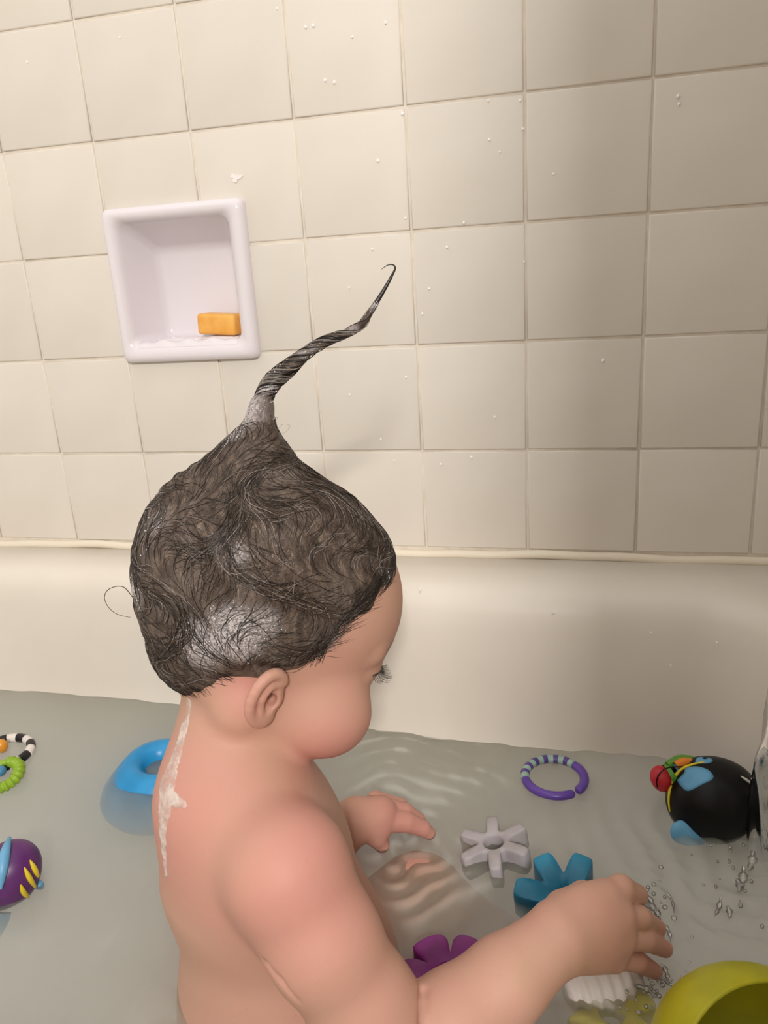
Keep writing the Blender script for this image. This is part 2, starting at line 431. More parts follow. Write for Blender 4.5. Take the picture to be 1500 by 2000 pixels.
# ------------------------------------------------------------------ soap dish in the wall
def soap_dish():
    m = Mat('white_dish_ceramic', (230, 224, 230), .16, .5).m
    root = empty('recessed_soap_dish', ((DX0 + DX1) / 2, 0, DZ0))
    tag(root, 'white glazed recessed ceramic soap dish set into the tiles', 'soap dish')
    ix0, ix1, iz0, iz1 = .1235, .2465, .2300, .3525; yb = .048
    def loop(x0, x1, z0, z1, y, r, n=6):
        o = []
        for cx, cz, a0 in ((x1 - r, z1 - r, 0), (x0 + r, z1 - r, math.pi / 2), (x0 + r, z0 + r, math.pi), (x1 - r, z0 + r, 1.5 * math.pi)):
            for k in range(n): a = a0 + math.pi / 2 * k / (n - 1); o.append((cx + r * math.cos(a), y, cz + r * math.sin(a)))
        return o
    def loft(name, loops, cap=False):
        V = []; F = []; n = len(loops[0])
        for l in loops: V += l
        for j in range(len(loops) - 1):
            for i in range(n): k = (i + 1) % n; F.append((j * n + i, (j + 1) * n + i, (j + 1) * n + k, j * n + k))
        if cap: F.append(tuple((len(loops) - 1) * n + i for i in reversed(range(n))))
        me = mesh_np(name, V, F); return link(name, me, m, root)
    e = .0
    fr = [loop(DX0, DX1, DZ0, DZ1, .004, .006), loop(DX0, DX1, DZ0, DZ1, -.004, .007), loop(DX0 + .0008, DX1 - .0008, DZ0 + .0008, DZ1 - .0008, -.0075, .008), loop(DX0 + .003, DX1 - .003, DZ0 + .003, DZ1 - .003, -.0105, .008),
          loop(DX0 + .0065, DX1 - .0065, DZ0 + .0065, DZ1 - .0065, -.0118, .008), loop(DX0 + .011, DX1 - .011, DZ0 + .013, DZ1 - .011, -.0105, .009), loop(ix0 - .0015, ix1 + .0015, iz0 - .0015, iz1 + .0015, -.0060, .010), loop(ix0, ix1, iz0, iz1, -.001, .010)]
    loft('frame', fr)
    nc = [loop(ix0, ix1, iz0, iz1, -.001, .010), loop(ix0 + .004, ix1 - .005, iz0 + .0005, iz1 - .006, .012, .010), loop(ix0 + .010, ix1 - .015, iz0 + .001, iz1 - .021, .040, .010), loop(ix0 + .013, ix1 - .019, iz0 + .003, iz1 - .025, .0465, .009), loop(ix0 + .020, ix1 - .026, iz0 + .010, iz1 - .032, .0480, .007)]
    loft('niche', nc, True)
    # scalloped lip and two raised rests on the floor of the niche
    V = []; F = []; nx = 60
    for i in range(nx + 1):
        x = ix0 + .004 + (ix1 - ix0 - .008) * i / nx; t = i / nx
        s = .0035 * (.5 + .5 * math.cos(t * math.pi * 8)) * min(1, 8 * t, 8 * (1 - t))
        for y, z in ((-.0085, iz0 - .004), (-.0060, iz0 - .0005 + s * .8), (-.0030, iz0 + .0012 + s), (.0000, iz0 + .0010 + s * .8), (.0035, iz0 - .002)): V.append((x, y, z))
    for i in range(nx):
        for k in range(4): F.append((i * 5 + k, i * 5 + k + 1, (i + 1) * 5 + k + 1, (i + 1) * 5 + k))
    link('scalloped_lip', mesh_np('scalloped_lip', V, F), m, root)
    for cx, rx in ((.165, .030), (.214, .024)):
        bm = bmesh.new(); bmesh.ops.create_uvsphere(bm, u_segments=24, v_segments=10, radius=1)
        for v in bm.verts: v.co = Vector((cx + v.co.x * rx, .019 + v.co.y * .011, iz0 + .0012 + v.co.z * .0036))
        link('soap_rest', mesh_bm('soap_rest', bm), m, root)
    return iz0
iz0 = soap_dish()
bm = bmesh.new(); bmesh.ops.create_cube(bm, size=1)
for v in bm.verts: v.co = Vector((v.co.x * .046, v.co.y * .026, v.co.z * .022))
bmesh.ops.bevel(bm, geom=list(bm.edges), offset=.0042, segments=4, profile=.6, affect='EDGES')
ms = Mat('orange_soap', (238, 176, 84), .38, .4, **{'Subsurface Weight': .25, 'Subsurface Scale': .01}); ms.b.inputs['Subsurface Radius'].default_value = (1, .6, .25)
ms.base(ms.ramp(ms.noise(70, 3), [(.3, (232, 166, 72)), (.7, (243, 188, 100))]))
soap = link('soap_bar', mesh_bm('soap_bar', bm), ms.m); soap.location = (.2145, .021, iz0 + .0160); soap.rotation_euler = (0, .06, -.12)
tag(soap, 'small orange bar of soap in the white soap dish', 'soap')

# ------------------------------------------------------------------ the child
def unit(v): v = np.asarray(v, float); return v / np.linalg.norm(v)
YA = math.radians(28); PI_ = math.radians(24)
bF = np.array([math.cos(YA), math.sin(YA), 0]); bS = np.array([math.sin(YA), -math.cos(YA), 0]); bU = np.array([0, 0, 1.])
hF = bF * math.cos(PI_) - bU * math.sin(PI_); hU = bU * math.cos(PI_) + bF * math.sin(PI_); hS = bS
EAR = P(494, 1269, .513)
def Hd(f, s_, u): return EAR + (hF * f + hS * s_ + hU * u) * .001          # head-local millimetres
HAX = [hF, hS, hU]; BAX = [bF, bS, bU]
TC = P(526, 1690, .517)                                                     # chest centre
def Bd(f, s_, u): return TC + (bF * f + bS * s_ + bU * u) * .001
mm = .001
BLO = np.array([.255, -.545, -.305]); BHI = np.array([.72, -.195, .225])
VOX = .0014
BF = Field(BLO, BHI, VOX)
def body():
    f = BF
    # torso
    f.ell(Bd(-5, 0, 8), BAX, (.053, .068, .066), .02)
    f.ell(Bd(1, 0, -40), BAX, (.057, .068, .070), .03)
    f.ell(Bd(6, 0, -95), BAX, (.074, .078, .072), .04)
    f.ell(Bd(4, 0, -140), BAX, (.076, .082, .066), .04)
    # neck, shoulder slopes
    nk = P(462, 1395, .512)
    f.cone(nk + hU * .02 - bF * .004, Bd(-17, 0, 62), .0365, .041, .02)
    f.cone(Bd(-19, 0, 58), Bd(-16, 0, 10), .041, .05, .03)
    NS = P(560, 1700, .437); FS = P(402, 1543, .566)
    f.cone(Bd(-16, 12, 50), NS, .031, .034, .03); f.cone(Bd(-10, -10, 56), FS, .031, .032, .03)
    f.cone(Bd(0, 28, 20), Bd(0, -33, 20), .042, .042, .03)
    # legs under the water
    kf = PZ(818, 1766, ZW - .041); hipf = Bd(30, -42, -165)
    f.chain([(hipf, .052), (kf, .0380)], .015); f.chain([(kf, .0375), (kf + np.array([.055, .01, -.055]), .034), (kf + np.array([.10, .005, -.078]), .026)], .01)
    hipn = Bd(30, 42, -165); kn_ = Bd(125, 52, -178)
    f.chain([(hipn, .050), (kn_, .040), (kn_ + np.array([.06, .005, -.02]), .033)], .03)
    # near arm
    EL = P(768, 2018, .447)
    f.chain([(NS, .0335), (P(632, 1838, .434), .0305), (P(708, 1958, .440), .0290), (EL, .0280)], .012)
    WR = P(1088, 1832, .474)
    f.chain([(P(800, 2075, .447), .0275), (P(885, 2000, .452), .0285), (P(988, 1915, .462), .0245), (WR, .0195)], .006)
    # near hand: palm of four metacarpals, fingers, thumb
    kn = [P(1182, 1752, .488), P(1208, 1788, .486), P(1212, 1830, .487), P(1196, 1868, .490)]
    for q, r1 in zip(kn, (.0105, .0110, .0105, .0100)): f.cone(P(1100, 1822, .475) + (q - kn[1]) * .35, q, .0150, r1, .008)
    f.ell(P(1150, 1806, .484), [unit(kn[1] - WR), unit(kn[3] - kn[0]), unit(np.cross(kn[1] - WR, kn[3] - kn[0]))], (.024, .025, .014), .008)
    f.chain([(kn[0], .0090), (P(1212, 1736, .494), .0086), (P(1246, 1748, .506), .0066)], .0025)
    f.chain([(kn[1], .0082), (P(1250, 1792, .492), .0072), (P(1285, 1813, .508), .0054)], .0012)
    f.chain([(kn[2], .0082), (P(1260, 1834, .493), .0072), (P(1298, 1853, .509), .0055)], .0012)
    f.chain([(kn[3], .0078), (P(1242, 1876, .497), .0068), (P(1279, 1897, .510), .0052)], .0012)
    f.chain([(P(1100, 1775, .488), .0115), (P(1140, 1752, .503), .0092), (P(1178, 1760, .514), .0066)], .004)
    # far arm and hand
    fe = P(545, 1720, .625); fw = P(694, 1601, .640)
    f.chain([(FS, .0335), (P(490, 1650, .60), .029), (fe, .027)], .012)
    f.chain([(fe, .0265), (P(625, 1660, .635), .024), (fw, .0175)], .006)
    f.cone(fw, P(742, 1592, .643), .0165, .0155, .006); f.cone(fw, P(735, 1618, .640), .0150, .0120, .006)
    f.chain([(P(752, 1600, .642), .0105), (P(795, 1606, .643), .0082), (P(826, 1618, .647), .0066), (P(839, 1628, .650), .0052)], .0012)
    f.chain([(P(752, 1582, .650), .0105), (P(790, 1587, .652), .0080), (P(818, 1603, .656), .0062)], .0012)
    f.chain([(P(745, 1572, .658), .0100), (P(780, 1577, .661), .0078), (P(804, 1596, .668), .0060)], .0012)
    f.chain([(P(735, 1566, .664), .0095), (P(765, 1572, .669), .0072), (P(785, 1590, .676), .0058)], .0012)
    f.chain([(P(722, 1612, .637), .0110), (P(735, 1634, .638), .0085), (P(746, 1650, .642), .0066)], .002)
def head(f):
    f.ell(Hd(-4, 0, 46), HAX, (.0815, .0660, .0765), .012)
    f.ell(Hd(42, 0, 44), HAX, (.0440, .0520, .0480), .02)           # forehead
    f.ell(Hd(30, 0, -2), HAX, (.0490, .0520, .0455), .02)           # face
    for sg in (1, -1):
        f.ell(Hd(46.5, sg * 37, -15), HAX, (.0335, .0290, .0300), .012)     # cheeks
        f.cone(Hd(-6, sg * 43, -18), Hd(34, sg * 24, -38), .0205, .0170, .018)  # jaw
        f.ell(Hd(67, sg * 27, 19), HAX, (.0110, .0135, .0100), .006)      # eyelid
        f.cone(Hd(72, sg * 14, 33), Hd(65, sg * 38, 33), .0085, .007, .008)  # brow
    f.ell(Hd(40, 0, -37), HAX, (.0180, .0200, .0150), .014)           # chin
    f.ell(Hd(66, 0, -23), HAX, (.0110, .0180, .0130), .010)           # mouth mound
    f.cone(Hd(72, 0, 20), Hd(78, 0, 0), .0065, .0085, .008)           # nose
    for sg in (1, -1):
        f.ell(Hd(76, sg * 7, -2), HAX, (.006, .0055, .005), .003)
        f.ell(Hd(80, sg * 4, -8), HAX, (.0025, .002, .003), .002, True)
    f.cone(Hd(74.5, -11, -20), Hd(74.5, 11, -20), .0038, .0038, .003); f.cone(Hd(73, -9, -27), Hd(73, 9, -27), .0042, .0042, .003)
    f.chain([(Hd(74, -14, -24.5), .0014), (Hd(79, 0, -23.5), .0014), (Hd(74, 14, -24.5), .0014)], .002, True)
    # ears
    for sg in (1, -1):
        def E_(a, b, c):   # a: forward, b: outward, c: up  (ear plane leans out towards the back)
            return Hd(4 + a * .72, sg * (64 + b - a * .45), 4 + c * .76)
        n_ = unit(hS * sg * .9 + hF * .42); e1 = unit(hF - n_ * (hF @ n_)); e2 = np.cross(n_, e1)
        f.ell(E_(-5, 1, -2), [e1, e2, n_], (.0115, .0170, .0050), .003)
        f.ell(E_(-4, 6.2, -3), [e1, e2, n_], (.0066, .0100, .0056), .002, True)        # concha
        rim = []
        for k in range(13):
            an = math.radians(40 + 215 * k / 12); rim.append((E_(-5 + 13.5 * math.cos(an), 2.6 + .6 * math.sin(an), -1 + 20.5 * math.sin(an)), .0034 - .0004 * (k / 12)))
        f.chain(rim, .0016)
        f.chain([(E_(4, 3.4, 12), .0026), (E_(-6, 3.6, 9), .0026), (E_(-10, 3.4, -2), .0024), (E_(-7, 3.4, -13), .0026)], .0016)  # antihelix
        f.ell(E_(4.5, 2.2, -5), HAX, (.0040, .0034, .0052), .002)                        # tragus
        f.ell(E_(-3, 1.8, -20), [e1, e2, n_], (.0085, .0070, .0042), .003)               # lobe
        f.ell(E_(0.5, 3, -4), HAX, (.0030, .0060, .0040), .0015, True)                   # canal
    # nape
    f.ell(Hd(-31, 0, 2), HAX, (.031, .047, .034), .015)
body()
HB = Field(BLO, BHI, VOX); head(HB)
k0_ = int((-.03 - BLO[2]) / VOX); aA = BF.A[:, :, k0_:]; bA = HB.A[:, :, k0_:]
hh = np.maximum(.0075 - np.abs(aA - bA), 0) / .0075; BF.A[:, :, k0_:] = np.minimum(aA, bA) - hh * hh * .0075 * .25
del HB, hh, aA, bA
def skin_hit(u, v):
    t = .36
    for it in range(80):
        v_ = BF.at(P(u, v, t)[None])[0]
        if v_ < .0002: break
        t += max(.0006, min(v_ * .8, .01))
    return P(u, v, t)
# folds at the armpit and in the elbow
for pts, r_, k_ in ((((498, 1860), (520, 1884), (548, 1916), (580, 1955)), (.0003, .0008, .0009, .0006), .0035),
                    (((826, 1935), (824, 1960), (822, 1990)), (.0016, .0016, .0012), .005)):
    h_pts = [skin_hit(*p) for p in pts]
    BF.chain([(p, r) for p, r in zip(h_pts, r_)], k_, True)
me_body = BF.mesh('body')
child = empty('person', tuple(Bd(0, 0, -185)))
tag(child, 'bare-shouldered toddler sitting in the bath, soapy hair twisted into a peak', 'person')
def m_skin():
    m = Mat('skin', (214, 156, 132), .55, .3, **{'Subsurface Weight': .12, 'Subsurface Scale': .006})
    m.b.inputs['Subsurface Radius'].default_value = (1, .35, .2)
    c = m.ramp(m.noise(14, 4, .6), [(.3, (194, 155, 134)), (.72, (199, 150, 134))])
    pink = (205, 138, 130)
    for cpt, r0, r1, a in ((Hd(52, 46, -24), .008, .042, .75), (P(600, 1720, .40), .01, .085, .5), (P(380, 1600, .47), .01, .075, .55), (P(395, 1712, .475), .001, .010, .6), (P(480, 1340, .45), .004, .03, .5),
                           (P(1270, 1850, .505), .006, .03, .5), (P(790, 1600, .645), .01, .06, .5)):
        c = m.mix(m.math('MULTIPLY', m.blob(cpt, r0, r1), a), c, pink)
    c = m.mix(m.blob(P(439, 1692, .4585), .0012, .0018), c, (110, 70, 58))
    sp = m.math('MULTIPLY', m.ramp(m.noise(320, 2), [(.66, (0, 0, 0, 1)), (.74, (1, 1, 1, 1))]), .12)
    c = m.mix(sp, c, (200, 110, 96))
    m.base(c); m.bump(m.noise(420, 3), .06, .0008); return m.m
M_SKIN = m_skin()
body_o = link('body', me_body, M_SKIN, child)

# ------------------------------------------------------------------ hair
HLO = np.minimum.reduce([Hd(-115, -90, -60), P(330, 1400, .5), P(420, 500, .45)]) - .05
HF_ = Field(np.array([.285, -.46, -.06]), np.array([.56, -.235, .335]), .0013)
GF = np.array([-130, -60, -40, -21, 0, 15, 37, 65, 80, 110]); GU = np.array([-55, -46, -33, 0, 11, 18, 60, 82, 97, 130])
def hairline(p):
    q = (np.atleast_2d(p) - EAR) / mm
    return q @ hU - np.interp(q @ hF, GF, GU)                      # mm above the hairline
def hair():
    f = HF_; c = Hd(-4, 0, 46)
    X, Y, Z = np.meshgrid(*f.ax, indexing='ij', sparse=True)
    q = [(X - EAR[0]) * a[0] + (Y - EAR[1]) * a[1] + (Z - EAR[2]) * a[2] for a in HAX]
    g = q[2] * 1000 - np.interp((q[0] * 1000), GF, GU).astype(np.float32)
    wob = 3.0 * np.sin(Z * 260 + X * 180) + 2.0 * np.sin(Y * 330 - Z * 210 + 2)
    th = np.clip((g + wob) * .16, -2.5, 2.9) * .001
    lum = .0005 * np.sin(X * 170 + 1.3 * np.sin(Z * 120)) * np.sin(Z * 150 + Y * 90) + .0007 * np.sin(X * 420 + Z * 260 + 2 * np.sin(Y * 200))
    # skull offset: ellipsoid plus nape
    def el(cc, r):
        w_ = [(X - cc[0]) * a[0] + (Y - cc[1]) * a[1] + (Z - cc[2]) * a[2] for a in HAX]
        k0 = np.sqrt(sum((w_[i] / r[i]) ** 2 for i in range(3))); k1 = np.sqrt(sum((w_[i] / r[i] ** 2) ** 2 for i in range(3))) + 1e-6
        return k0 * (k0 - 1) / k1
    d1 = el(c, (.0815, .0660, .0765)); d2 = el(Hd(42, 0, 44), (.0440, .0520, .0480))
    k = .02; h = np.maximum(k - np.abs(d1 - d2), 0) / k; d = np.minimum(d1, d2) - h * h * k * .25
    d3 = el(Hd(-31, 0, 2), (.031, .047, .034)); k = .015; h = np.maximum(k - np.abs(d - d3), 0) / k; d = np.minimum(d, d3) - h * h * k * .25
    d4 = el(Hd(-29, 0, 64), (.0585, .055, .058)); h = np.maximum(k - np.abs(d - d4), 0) / k; d = np.minimum(d, d4) - h * h * k * .25
    f.A = (d - th - lum * np.clip(th / .004, 0, 1)).astype(np.float32)
    # peak and wisp
    f.chain([(P(497, 985, .490), px(.49, 118)), (P(497, 935, .486), px(.486, 72)), (P(499, 893, .484), px(.484, 36)), (P(504, 850, .482), px(.48, 22))], .020)
    wz = WISP
    for i in range(47):
        f.cone(wz[i][:3], wz[i + 1][:3], wz[i][3] * (.72 if i > 8 else .85), wz[i + 1][3] * (.72 if i > 7 else .85), .002 if i > 8 else .006)
    for off in range(2):                                             # twisted locks winding round the wisp
        tw = []
        for i, row in enumerate(wz[:44]):
            t = wz[min(i + 1, len(wz) - 1)][:3] - wz[max(i - 1, 0)][:3]; t = unit(t); a = unit(np.cross(t, (0.2, 1, 0.1))); b = np.cross(t, a)
            an = i * .42 + off * math.pi; rr = row[3]
            tw.append((row[:3] + (a * math.cos(an) + b * math.sin(an)) * rr * .56, rr * .52))
        f.chain(tw, .0006)
wk = [(504, 852, .482, 30), (508, 812, .481, 21.5), (516, 775, .480, 18), (533, 745, .479, 18.5), (562, 720, .478, 17), (592, 694, .477, 12.5), (632, 668, .476, 11), (672, 652, .475, 9), (706, 634, .474, 8.5), (728, 602, .473, 6.5), (746, 572, .473, 5.0), (762, 546, .472, 3.4), (771, 526, .472, 2.0)]
WISP = np.array([np.append(P(a, b, d), px(d, r * .93)) for a, b, d, r in spline(wk, 60)])
hair()
me_hair = HF_.mesh('hair')
FOAM = [(P(455, 1238, .437), .008, .024, .85), (P(395, 1252, .445), .006, .022, .8), (P(510, 1222, .435), .004, .016, .6), (P(285, 1145, .47), .006, .02, .95), (P(340, 1040, .46), .006, .022, .7), (P(325, 1090, .46), .004, .018, .5),
        (P(462, 1082, .425), .002, .012, .6), (P(520, 1010, .42), .003, .018, .45), (P(578, 1300, .44), .003, .009, 1.), (P(772, 1128, .475), .003, .012, .9), (P(480, 800, .48), .003, .022, .8), (P(520, 745, .475), .003, .013, .9), (P(455, 860, .478), .004, .016, .7), (P(738, 590, .47), .002, .008, .8), (P(690, 645, .475), .001, .006, .6), (P(600, 690, .475), .002, .010, .5)]
def m_hair():
    m = Mat('soapy_brown_hair', (70, 58, 50), .38, .5)
    mp = m.n('ShaderNodeMapping'); m.l(m.obj(), mp.inputs[0]); mp.inputs['Rotation'].default_value = (.5, -.5, .3); mp.inputs['Scale'].default_value = (1, 1, .22)
    st = m.noise(170, 5, .65, mp.outputs[0])
    c = m.ramp(st, [(.30, (38, 29, 23)), (.48, (78, 62, 52)), (.62, (108, 92, 80)), (.78, (150, 138, 128))])
    big = m.noise(20, 4, .6); c = m.mix(m.math('MULTIPLY', m.ramp(big, [(.42, (0, 0, 0, 1)), (.66, (1, 1, 1, 1))]), .45), c, (122, 110, 102))
    fine = m.ramp(m.noise(600, 4, .7), [(.40, (0, 0, 0, 1)), (.56, (1, 1, 1, 1))])
    tot = None
    for cpt, r0, r1, a in FOAM:
        b = m.math('MULTIPLY', m.blob(cpt, r0, r1), a); tot = b if tot is None else m.math('MAXIMUM', tot, b)
    fo = m.math('MULTIPLY', m.math('ADD', m.math('MULTIPLY', fine, .75), .25), tot, True)
    c = m.mix(fo, c, (216, 210, 212)); m.base(c)
    m.bump(m.math('ADD', st, m.math('MULTIPLY', fine, .3)), .55, .0025); return m.m
M_HAIR = m_hair()
hair_o = link('hair', me_hair, M_HAIR, child); hair_o['label'] = 'wet soapy dark brown hair drawn up into a curled peak'

# ---- single strands on the hair, loose curls, lashes, brows, lather
def surf(p):                                                      # outer surface of head = min(body, hair)
    return np.minimum(BF.at(p), HF_.at(p))
def sgrad(p, e=.0016):
    g = np.stack([surf(p + np.eye(3)[i] * e) - surf(p - np.eye(3)[i] * e) for i in range(3)], 1)
    return g / (np.linalg.norm(g, axis=1, keepdims=True) + 1e-9)
def flow_strands(p, dirfun, steps, step, off, r, lift=None):
    """grow many strands at once along a direction field, kept on the surface"""
    p = p.copy(); path = [p.copy()]; prev = None
    for i in range(steps):
        n = sgrad(p); d = dirfun(p, n, i)
        d -= n * (d * n).sum(1, keepdims=True); d /= np.linalg.norm(d, axis=1, keepdims=True) + 1e-9
        if prev is not None:
            d = d * .55 + prev * .45; d /= np.linalg.norm(d, axis=1, keepdims=True) + 1e-9
        prev = d; p = p + d * step[:, None]
        v = surf(p); n = sgrad(p); p = p - n * (np.clip(v, -.004, .004) - off)[:, None]
        path.append(p.copy())
    path = np.stack(path, 1); t = np.linspace(0, 1, path.shape[1])
    prof = np.clip(np.minimum(t * 6, (1 - t) * 2.5), .15, 1)
    return [(path[k], r[k] * prof) for k in range(len(path))]
hv = np.empty(len(me_hair.vertices) * 3, np.float32); me_hair.vertices.foreach_get('co', hv); hv = hv.reshape(-1, 3).astype(float)
PEAK = P(501, 835, .482); PAX = unit(PEAK - Hd(-4, 0, 46))
vis = surf(hv) > -.0006
hv = hv[vis & (BF.at(hv) > .0006)]
low = hv[hv[:, 2] < PEAK[2] - .004]
def swirl(p, k=1.0):
    return (1.1 * np.sin(p[:, 0] * 75 + 2.0 * np.sin(p[:, 2] * 52)) + .8 * np.sin(p[:, 2] * 95 + p[:, 1] * 60 + 1.0)) * k
def rot_about(d, n, a):
    return d * np.cos(a)[:, None] + np.cross(n, d) * np.sin(a)[:, None]
def field(k, jit):
    def fn(p, n, i):
        d = PEAK - p; d -= n * (d * n).sum(1, keepdims=True); d /= np.linalg.norm(d, axis=1, keepdims=True) + 1e-9
        return rot_about(d, n, swirl(p, k) + jit)
    return fn
def pick(a, n): return a[RNG.choice(len(a), n, replace=False)]
M_DARK = Mat('wet_dark_strand', (34, 27, 23), .30, .5).m
M_MID = Mat('wet_brown_strand', (84, 70, 60), .33, .5).m
M_PALE = Mat('soapy_pale_strand', (158, 148, 142), .35, .5).m
for m_, n_, k_, kk in ((M_DARK, 1900, .9, 0), (M_MID, 1500, 1.1, 1), (M_PALE, 560, 1.2, 2)):
    st = pick(low, n_)
    S_ = flow_strands(st, field(k_, RNG.normal(0, .38, n_)), 12, RNG.uniform(.0012, .0038, n_), RNG.uniform(.0000, .0006, n_), RNG.uniform(.00010, .00026, n_) * (1 if kk < 2 else .8))
    o = link('hair_strands', tubes('hair_strands', S_, 3), m_, child); o['kind'] = 'stuff'
# strands along the twisted wisp
S_ = []
for k in range(70):
    a0 = RNG.uniform(0, 6.28); i0 = RNG.randint(0, 30); n_ = RNG.randint(10, 22); pts = []
    for i in range(i0, min(i0 + n_, 47)):
        t = unit(WISP[i + 1][:3] - WISP[i - 1 if i else 0][:3]); a = unit(np.cross(t, (.2, 1, .1))); b = np.cross(t, a); an = a0 + i * .42
        pts.append(WISP[i][:3] + (a * math.cos(an) + b * math.sin(an)) * WISP[i][3] * 1.12)
    S_.append((np.array(pts), np.full(len(pts), .00032) * np.clip(np.minimum(np.linspace(0, 5, len(pts)), np.linspace(4, 0, len(pts))), .2, 1)))
link('hair_strands', tubes('hair_strands', S_[:46], 3), M_DARK, child)['kind'] = 'stuff'
link('hair_strands', tubes('hair_strands', S_[46:], 3), M_PALE, child)['kind'] = 'stuff'
# curling tip of the wisp
tip = [np.append(WISP[41][:3], WISP[41][3] * .95), np.append(WISP[45][:3], WISP[45][3]), np.append(P(752, 563, .4725), px(.472, 4.2)), np.append(P(764, 541, .472), px(.472, 3.0)), np.append(P(771.5, 525, .472), px(.472, 1.9)), np.append(P(768, 517.5, .472), px(.472, 1.4)), np.append(P(757, 518, .472), px(.472, 1.0)), np.append(P(745, 526, .472), px(.472, .5))]
tp = spline(tip, 40)
link('wisp_tip', tubes('wisp_tip', [(tp[:, :3], tp[:, 3])], 6), M_DARK, child)
# fine hairs along the hairline, combed over the temple and forehead
def line_pt(f_, s_sign=1):
    return f_
S_ = []
fs = np.concatenate([RNG.uniform(19, 68, 420), RNG.uniform(-48, -15, 120)]); n_ = len(fs)
us = np.interp(fs, GF, GU) + RNG.uniform(-2, 12, n_)
st = np.array([Hd(a, 66, b) for a, b in zip(fs, us)])
for it in range(30):                                              # drop the points sideways onto the head
    v = surf(st); st = st - hS * np.clip(v, -.003, .003)[:, None]
st = st[np.abs(surf(st)) < .002]; n_ = len(st)
CJ = RNG.normal(-.22, .28, n_)
def comb(p, n, i):
    q = (p - EAR) @ hF / mm
    fwd = hF * .45 + hU * .88
    d = np.where((q > 0)[:, None], fwd, -hF * .5 + hU * -.05 + hF * 0)
    return rot_about(d - n * (d * n).sum(1, keepdims=True), n, CJ)
S_ = flow_strands(st, comb, 10, RNG.uniform(.0010, .0026, n_), RNG.uniform(.0000, .0003, n_), RNG.uniform(.00007, .00017, n_))
link('hairline_strands', tubes('hairline_strands', S_, 3), M_DARK, child)['kind'] = 'stuff'
# sideburn lock in front of the ear
S_ = []
for k in range(34):
    x0, y0 = 626 + RNG.uniform(-16, 26), 1268 + RNG.uniform(-14, 10); dx = RNG.uniform(-22, -2)
    pts = np.array([P(x0 + dx * t + 4 * math.sin(3 * t), y0 + RNG.uniform(48, 62) * t, .448) for t in np.linspace(0, 1, 8)])
    for it in range(14): pts = pts - sgrad(pts) * (np.clip(surf(pts), -.004, .004) - .0003)[:, None]
    S_.append((pts, np.linspace(.00030, .00010, 8)))
link('sideburn_lock', tubes('sideburn_lock', S_, 3), M_DARK, child)
# loose curls
def curl(name, pts, d, r):
    q = spline([(*p, 0) for p in pts], 40)[:, :2]; q = np.array([P(a, b, d + .004 * math.sin(i * .2)) for i, (a, b) in enumerate(q)])
    link(name, tubes(name, [(q, np.linspace(r, r * .5, len(q)))], 5), M_DARK, child)
curl('loose_curl', [(262, 1170), (240, 1146), (214, 1150), (204, 1166), (212, 1186), (230, 1200), (255, 1206)], .50, .00030)
curl('loose_curl', [(660, 958), (680, 963), (697, 975), (700, 990), (694, 1000)], .49, .00060)
curl('loose_curl', [(527, 830), (540, 814), (542, 832), (530, 846)], .482, .00010)
curl('loose_curl', [(540, 842), (552, 829), (566, 832), (556, 845), (542, 846)], .482, .00009)
# lashes and brows
def lidpt(t, sg):
    b = Hd(98, sg * (14 + 27 * t), 16.5 + 1.5 * t + 1.5 * math.sin(3.14 * t))
    for it in range(70):
        v = surf(b[None])[0]
        if v < .0001: break
        b = b - hF * max(.0003, min(v * .8, .006))
    return b
for sg in (1, -1):
    S_ = []
    for k in range(26):
        t = k / 25; b = lidpt(t, sg)
        out = hF * (1.0 - .35 * t) + hS * sg * (.95 * t - .15) - hU * .30; out = unit(out); L = RNG.uniform(.007, .010)
        S_.append((np.array([b + out * L * q - hU * .0022 * math.sin(q * 2.4) + hU * .0030 * q * q for q in np.linspace(0, 1, 6)]), np.linspace(.00026, .00008, 6)))
    link('eyelashes', tubes('eyelashes', S_, 3), M_DARK, child)
    lid = np.array([lidpt(t, sg) for t in np.linspace(0, 1, 14)])
    link('eyelid_line', tubes('eyelid_line', [(lid, np.linspace(.0005, .0008, 14))], 4), Mat('lash_line', (70, 46, 38), .5).m, child)
    S_ = []
    for k in range(60):
        t = k / 59; b = Hd(80, sg * (11 + 28 * t), 35 + 3 * math.sin(t * 3) + RNG.uniform(-1.8, 1.8)); 
        for it in range(14): b = b - hF * np.clip(surf(b[None])[0], -.003, .003)
        e = b + (hS * sg * .004 + hU * .0008); e = e - sgrad(e[None])[0] * (surf(e[None])[0] - .0002)
        S_.append((np.array([b, (b + e) / 2, e]), np.array([.00014, .00012, .00005])))
    link('eyebrow', tubes('eyebrow', S_, 3), M_MID, child)['kind'] = 'stuff'
# lather bubbles on the hair
V, Q = [], []
bm = bmesh.new(); bmesh.ops.create_cube(bm, size=2); bmesh.ops.subdivide_edges(bm, edges=list(bm.edges), cuts=1, use_grid_fill=True)
cv = np.array([unit(v.co) for v in bm.verts]); cf = np.array([[v.index for v in f.verts] for f in bm.faces]); bm.free()
for cpt, r0, r1, a in FOAM:
    d = np.linalg.norm(hv - cpt, axis=1); pr = np.clip((r1 - d) / (r1 - r0 + 1e-6), 0, 1) ** 1.6
    ok = np.where(RNG.rand(len(hv)) < pr * .28 * a)[0]
    for i in ok[:420]:
        r_ = RNG.uniform(.00018, .0005) * (1.35 if RNG.rand() < .06 else 1); Q.append(cf + len(V) * len(cv)); V.append(hv[i] + cv * r_)
mf = Mat('lather', (232, 228, 230), .25, .5); mf.b.inputs['Alpha'].default_value = .8
lo_ = link('lather', mesh_quads('lather', np.concatenate(V), np.concatenate(Q)), mf.m, child); lo_['kind'] = 'stuff'; lo_['label'] = 'white soap lather in the hair'
